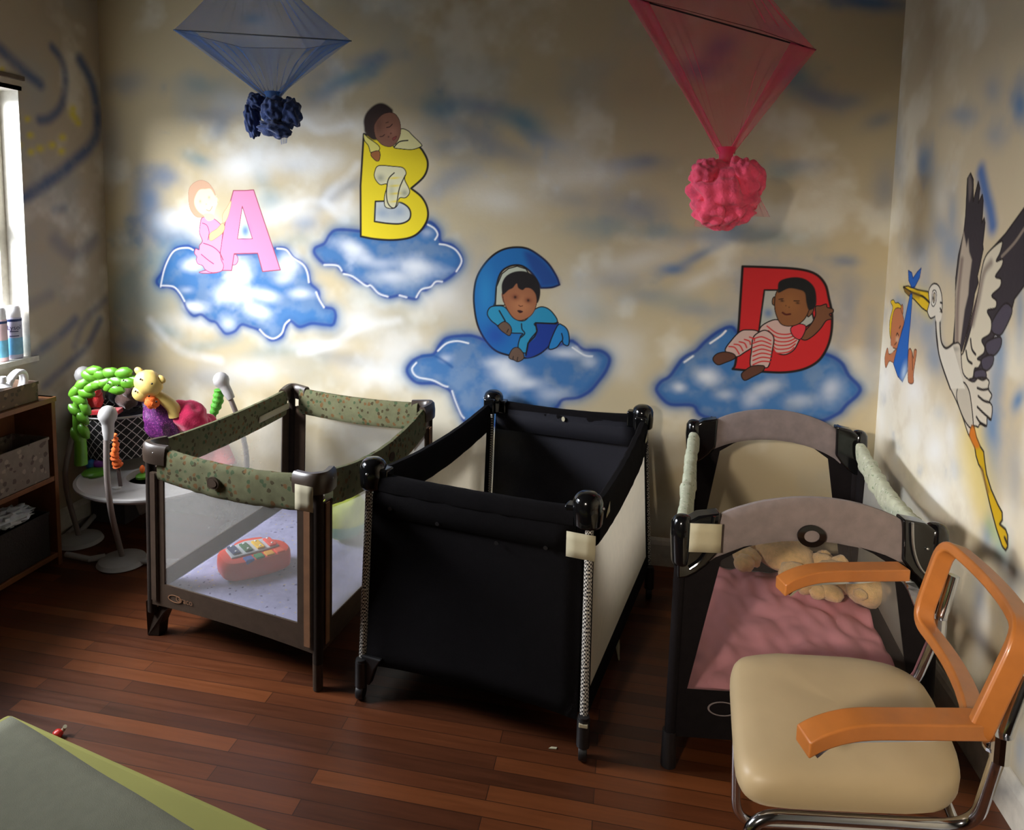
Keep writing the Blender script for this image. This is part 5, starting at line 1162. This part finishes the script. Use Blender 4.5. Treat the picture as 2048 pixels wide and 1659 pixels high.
for nm, lb, c, r, col_, sd in toys:
    T = thing(nm, lb, 'toy', V(*c), 'toys in the corner hamper'); m = mat(nm+'_plush', col_, .9, bump=.6, bscale=200, sheen=.4); c = V(*c)
    if r is None:
        obj('box_body', MB().box(c, (.13, .07, .022), .3), m, T, smooth=False, bevel=.004); obj('box_panel', MB().box(c+V(.01, 0, .0125), (.05, .04, .003), .3), wht, T, smooth=False); continue
    b = MB(); b.ball(c, r, None, 20, 14, .25, sd); obj('body', b, m, T)
    b = MB(); b.ball(c+V(r[0]*.5, -r[1]*.5, r[2]*.8), (r[0]*.55,)*3, None, 16, 10, .15, sd); h = obj('head', b, m, T)
    for sg in (-1, 1): obj('ear', MB().ball(c+V(r[0]*.5+sg*r[0]*.4, -r[1]*.4, r[2]*1.35), (r[0]*.2, r[0]*.12, r[0]*.25), None, 10, 8), m, h)
o = obj('stored_clothes', MB().ball((HCx, HCy, .545), (.165, .165, .05), None, 30, 18, .3, 4, 2), mat('dark_mixed_cloth', (.12, .10, .14), .9, var=.5, scale=30)); tag(o, 'dark mixed cloths filling the hamper beneath the toys', 'cloth')

# ------------------------------------------------------------------ baby jumper
TC_ = V(-2.175, -.385, .35); TR = .35
T = thing('baby_jumper', 'baby jumper with a white tray, green leafy arch and a giraffe', 'baby jumper', V(-2.11, -.42, 0))
jw = mat('off_white_plastic', (.68, .67, .66), .4, var=.03); jt = mat('grey_beige_tube', (.50, .46, .44), .35, var=.05)
obj('tray', MB().lathe(TC_+V(0, 0, -.035), [(.14, 0), (.29, .0), (.335, .02), (TR, .032), (TR, .04), (TR-.015, .044), (TR-.03, .036), (TR-.05, .036), (TR-.06, .03), (.15, .026), (.14, .034), (.128, .034), (.128, 0)], 56), jw, T)
F = [hz(245, 1125, 0), V(-2.56, -.45, 0), V(-1.87, -.16, 0)]
for k, f in enumerate(F):
    obj('foot', MB().lathe(f, [(.10, 0), (.11, .006), (.10, .022), (.06, .032), (.02, .036)], 32), jw, T)
def pole(pts, r=.0125): return obj('pole', MB().tube(spline(pts, 5), r, 12), jt, T)
p1 = [F[0]+V(0, 0, .03), hy(236, 1080, -.64), hy(222, 1020, -.77), hy(214, 950, -.80), hy(213, 880, -.79), hy(215, 855, -.785)]
P1_ = pole(p1)
def bulb(c, d, s=1):
    d = d.normalized(); Rq = d.to_track_quat('Z', 'Y').to_matrix()
    b = obj('pole_cap', MB().lathe(c, [(.006, .079), (.020, .074), (.033, .060), (.039, .040), (.036, .024), (.028, .010), (.0245, .0), (.0235, -.03), (.019, -.062), (.0175, -.065)], 26, Rq), jw, T); return b
bulb(hy(216, 848, -.785), V(.0, 0, 1))
p2 = [F[2]+V(0, 0, .03), hy(494, 930, -.17), hy(480, 850, -.20), hy(462, 800, -.22), hy(452, 778, -.22)]; pole(p2); bulb(hy(450, 774, -.22), hy(434, 745, -.22)-hy(452, 778, -.22))
p3 = [F[1]+V(0, 0, .03), V(-2.60, -.045, .3), V(-2.635, -.06, .6), V(-2.635, -.06, .80)]
p3 = [F[1]+V(0, 0, .03), V(-2.68, -.12, .35), hy(168, 800, -.30)+V(.0, .0, 0), hy(167, 765, -.33)]
p3 = [F[1]+V(0, 0, .03), V(-2.605, -.47, .35), hy(168, 800, -.44), hy(167, 765, -.42)]; pole(p3); bulb(hy(167, 765, -.42), V(0, 0, 1))
tb = MB(); tb.tube([F[0]+V(-.09, 0, .02), hz(180, 1118, .02), hz(133, 1108, .02)], .014, 10); tb.tube([F[0]+V(.09, 0, .018), F[0]+V(.30, .05, .018), F[2]+V(-.02, -.09, .02)], .012, 10); tb.tube([hz(135, 1068, .02), hz(165, 1040, .02), hz(200, 1018, .03), F[1]+V(0, -.05, .02)], .013, 10)
obj('base_tube', tb, jw, T)
obj('support_leg', MB().prism([TC_+V(-.12, -.05, -.05), TC_+V(.02, -.06, -.05), TC_+V(.0, -.03, -.16), TC_+V(-.10, 0, -.22)], (0, .05, 0)), jw, T, bevel=.012)
# orange spring sleeve and its strap, green sleeve on the far pole
org_ = mat('orange_crinkled_sleeve', (.92, .42, .14), .7, bump=1, bscale=60)
pts = [hy(228, 868, -.70), hy(232, 890, -.68), hy(229, 912, -.66), hy(236, 930, -.64)]
sl = MB(); P = spline(pts, 8); sl.tube(P, [.009+.010*(i/(len(P)-1))+.004*math.sin(i*1.9) for i in range(len(P))], 14); obj('spring_sleeve', sl, org_, T)
obj('strap', MB().sweep([hy(236, 928, -.64), hy(238, 950, -.62), hy(241, 972, -.62)], [(-.009, -.0015), (.009, -.0015), (.009, .0015), (-.009, .0015)], up=(0, 1, 0)), mat('brown_strap', (.30, .24, .22), .8), T)
obj('strap_clip', MB().ball(hy(233, 975, -.62), (.022, .015, .008)), jw, T)
grn = mat('leaf_green_plastic', (.34, .57, .14), .35, var=.1, scale=20)
pts = [hy(437, 778, -.22), hy(436, 800, -.22), hy(428, 825, -.23), hy(425, 845, -.24)]; P = spline(pts, 8)
obj('spring_sleeve', MB().tube(P, [.006+.02*math.sin(PI*min(1, .15+i/(len(P)-1)))**.7+.003*math.sin(i*1.7) for i in range(len(P))], 14), mat('green_crinkled_sleeve', (.30, .62, .16), .7, bump=1, bscale=60), T)
# leafy arch
ay = -.56
arc = spline([hy(u, v, ay) for u, v in ((162, 928), (161, 890), (157, 850), (156, 812), (160, 785), (180, 762), (210, 752), (240, 752), (268, 757), (285, 762))], 6)
aa = obj('leafy_arch', MB().tube(arc, [.029-.012*min(1, i/30) for i in range(len(arc))], 14), grn, T)
lf = MB()
random.seed(3)
for i, (u, v) in enumerate([(150, 820), (170, 815), (165, 835), (152, 870), (168, 862), (158, 798), (152, 782), (172, 785), (165, 768), (182, 775), (180, 752), (196, 768), (200, 748), (210, 765), (190, 742), (222, 770), (222, 745), (236, 762), (247, 745), (232, 778), (255, 765)]):
    s_ = .034 if v < 800 else .03
    d = hy(u, v, ay-.012); rot = Matrix.Rotation(random.uniform(-.5, .5)+(.9 if v > 790 else -.2), 3, 'Y')
    obj('leaf', MB().ball(d, (s_*1.35, .02, s_*.72), rot, 16, 12, .15, u), grn, aa)
for u, v in ((216, 766), (247, 760), (236, 771)): obj('leaf_dot', MB().ball(hy(u, v, ay-.036), .004, nu=8, nv=6), M['black_plastic'], aa)
# giraffe
gy = mat('pale_yellow_plastic', (.86, .74, .42), .45, var=.05)
gh = MB(); gh.ball(hy(297, 766, ay-.01), (.066, .05, .058), Matrix.Rotation(.5, 3, 'Y'), 22, 16, .1, 2); gh.ball(hy(285, 785, ay-.015), (.046, .04, .04), None, 18, 12)
G = obj('giraffe_head', gh, gy, T)
gn = spline([hy(308, 785, ay), hy(330, 800, ay+.02), hy(346, 815, ay+.04), hy(352, 830, ay+.05)], 6); obj('giraffe_neck', MB().tube(gn, [.022+.010*i/(len(gn)-1) for i in range(len(gn))], 14), gy, T)
for u, v in ((278, 742), (322, 758)): obj('ear', MB().ball(hy(u, v, ay), (.024, .012, .017), Matrix.Rotation(.5, 3, 'Y'), 14, 10), gy, G)
for u, v in ((291, 744), (306, 749)): obj('horn', MB().ball(hy(u, v, ay-.01), (.014, .014, .009), None, 12, 8), mat('dark_brown_plastic', (.16, .10, .07), .4), G)
for u, v in ((281, 758), (304, 767), (271, 782), (298, 792), (313, 803)): obj('spot', MB().ball(hy(u, v, ay-.058), .0045, nu=8, nv=6), M['black_plastic'], G)
obj('orange_rattle', MB().ball(hy(303, 803, ay-.02), (.036, .026, .028), Matrix.Rotation(.6, 3, 'Y'), 18, 12, .35, 4), org_, T)
sq = spots(mat('purple_sequin_cloth', (.32, .10, .34), .4, var=.4, scale=120), [(.62, .30, .55), (.18, .06, .22)], 140, .33)
obj('sequinned_toy', MB().ball(hy(325, 840, ay+.06), (.082, .06, .105), Matrix.Rotation(-.3, 3, 'Y'), 26, 18, .25, 8), sq, T)
pk = mat('magenta_fleece', (.80, .10, .32), .9, bump=.5, bscale=150, sheen=.4)
sc_ = MB(); sc_.ball(hy(378, 832, ay+.10), (.09, .07, .075), Matrix.Rotation(.5, 3, 'Y'), 30, 20, .22, 3, .9); sc_.ball(hy(405, 850, ay+.16), (.07, .06, .06), Matrix.Rotation(.6, 3, 'Y'), 24, 16, .2, 6, .8)
obj('seat_cover', sc_, pk, T)
obj('seat_sling', MB().grid(lambda a, b: (hy(395, 860, -.40)*(1-a)+hy(455, 880, -.34)*a)*(1-b)+(hy(400, 935, -.42)*(1-a)+hy(475, 925, -.36)*a)*b+V(0, .02*math.sin(a*6), 0), 10, 10), mat('salmon_cloth', (.85, .45, .45), .85), T, solid=.004)
# tray toys
for nm, u, v, r, cl in (('blue_ball', 184, 924, (.028, .028, .026), (.12, .36, .62)), ('purple_ball', 200, 924, (.032, .03, .03), (.42, .16, .52))):
    q_ = hz(u, v+4, .375); obj(nm, MB().ball(q_, r, None, 18, 12, .12, u), mat(nm+'_plastic', cl, .4), T)
rg = hz(190, 943, .36); obj('toy_base', MB().lathe(rg+V(0, 0, -.012), [(.055, 0), (.06, .01), (.05, .02), (.03, .022)], 20), grn, T)
rg = hz(285, 950, .36); obj('toy_base', MB().lathe(rg+V(0, 0, -.012), [(.03, 0), (.032, .01), (.02, .02)], 16), grn, T); obj('orange_peg', MB().ball(rg+V(0, 0, .03), (.012, .012, .02), None, 12, 8), org_, T)
o = obj('storage_box', MB().box((-2.575, -.125, .199), (.20, .20, .398)), mat('dark_grey_card', (.24, .22, .22), .8), smooth=False, bevel=.004); tag(o, 'dark grey box on the floor in the corner under the hamper', 'box')

# ------------------------------------------------------------------ toys inside the brown playard
def piano():
    ZP = .203; a = hz(452, 1165, ZP); c = hz(508, 1118, ZP+.03); c.z = ZP
    T = thing('toy_piano', 'red toy piano with coloured keys on the white sheet of the brown playard', 'toy piano', c)
    ex = (hz(560, 1140, ZP)-hz(460, 1172, ZP)); ex.z = 0; ex.normalize(); R_ = Matrix.Rotation(math.radians(50), 3, 'Z')
    e1 = R_ @ V(1, 0, 0); e2 = R_ @ V(0, 1, 0); q = lambda x, y_, z: c+e1*x*1.08+e2*y_*1.08+V(0, 0, z)
    out = [(-.105, -.075), (.06, -.095), (.115, -.06), (.115, .01), (.07, .065), (.06, .09), (0, .105), (-.04, .09), (-.06, .07), (-.11, .06), (-.125, 0)]
    sp = spline([V(x, y_) for x, y_ in out], 4, True); red = mat('red_orange_plastic', (.86, .25, .17), .35, var=.04)
    mb = MB(); rings = [(.9, 0), (1, .01), (1.02, .03), (1.0, .062), (.95, .072), (.88, .074), (.05, .070)]; n = len(sp)
    for s_, z in rings: mb.v += [q(p.x*s_, p.y*s_, z) for p in sp]
    for i in range(len(rings)-1):
        for j in range(n): mb.f.append((i*n+j, i*n+(j+1) % n, (i+1)*n+(j+1) % n, (i+1)*n+j))
    mb.f.append(tuple(range(n))); mb.f.append(tuple((len(rings)-1)*n+j for j in range(n))); obj('body', mb, red, T)
    pn = MB(); pn.prism([q(x, y_, .072) for x, y_ in ((-.095, -.035), (.085, -.035), (.06, .055), (-.01, .072), (-.09, .045))], (0, 0, .008)); obj('top_panel', pn, mat('pale_grey_plastic', (.72, .74, .76), .4), T, smooth=False, bevel=.004)
    for i, (cl, nm) in enumerate((((.14, .22, .38), 'blue'), ((.20, .38, .24), 'green'), ((.88, .70, .20), 'yellow'), ((.86, .30, .25), 'red'))):
        x = -.070+i*.044; b = obj('chime_bar', MB().box(q(x, .012-.003*i, .084), (.030, .075, .008), math.radians(50)), mat(nm+'_bar', cl, .4), T, smooth=False, bevel=.003, label=nm+' chime bar')
        for dy in (-.022, .024): obj('bar_stud', MB().ball(q(x, .012-.003*i+dy, .089), (.005, .005, .003), None, 8, 6), wht, b)
    for i, (cl, nm) in enumerate((((.16, .34, .66), 'blue'), ((.16, .50, .30), 'green'), ((.92, .66, .18), 'yellow'), ((.90, .34, .22), 'red'))):
        x = -.045+i*.038; obj('key', MB().box(q(x, -.068, .068), (.034, .040, .022), math.radians(50)), mat(nm+'_key', cl, .4), T, smooth=False, bevel=.004, label=nm+' key')
piano()
T = thing('soft_ball', 'yellow and green soft ball beside the right mesh side of the brown playard', 'ball', hz(688, 1075, .203))
bp_ = hz(688, 1075, .203)+V(0, 0, .105); obj('ball_body', MB().ball(bp_, .105, None, 28, 18, .05, 3), mat('lime_yellow_fleece', (.80, .86, .30), .8, var=.2), T)
obj('green_patch', MB().lathe(bp_, [(.1065*math.cos(w), .1065*math.sin(w)) for w in [-.9+.1*i for i in range(8)]], 28), mat('blue_green_fleece', (.42, .68, .55), .8), T)

# ------------------------------------------------------------------ small things on the floor
def scrap(u, v, z, pts, label, m, name='paper_scrap', cat='scrap', h=.003):
    c = hz(u, v, z); mb = MB(); mb.prism([c+V(x, y_, 0) for x, y_ in pts], (0, 0, h)); o = obj(name, mb, m, smooth=False, bevel=.0006); return tag(o, label, cat)
scrap(1105, 1496, 0, [(-.012, -.006), (.012, -.002), (.014, .006), (-.004, .004)], 'small white scrap on the floor before the black playard', M['tagpaper'])
o = obj('feather_strip', MB().tube(spline([hz(1230, 1250, .012), hz(1234, 1275, .02), hz(1236, 1300, .012), hz(1238, 1320, .006)], 5), [.006, .007, .008, .008, .009, .009, .009, .008, .008, .007, .006, .005, .004, .004, .003, .002], 8, flat=.4), M['tagpaper']); tag(o, 'thin pale strip on the floor right of the black playard', 'strip')
T = thing('toy_figure', 'tiny red and cream toy lying on the floor beside the low cot', 'toy', hz(118, 1462, 0))
obj('red_body', MB().ball(hz(116, 1466, .012), (.016, .014, .012), None, 14, 10, .2, 1), mat('red_toy_plastic', (.80, .16, .12), .4), T); obj('cream_arm', MB().tube([hz(122, 1464, .012), hz(128, 1457, .018), hz(130, 1452, .03)], .006, 8), M['tagpaper'], T)
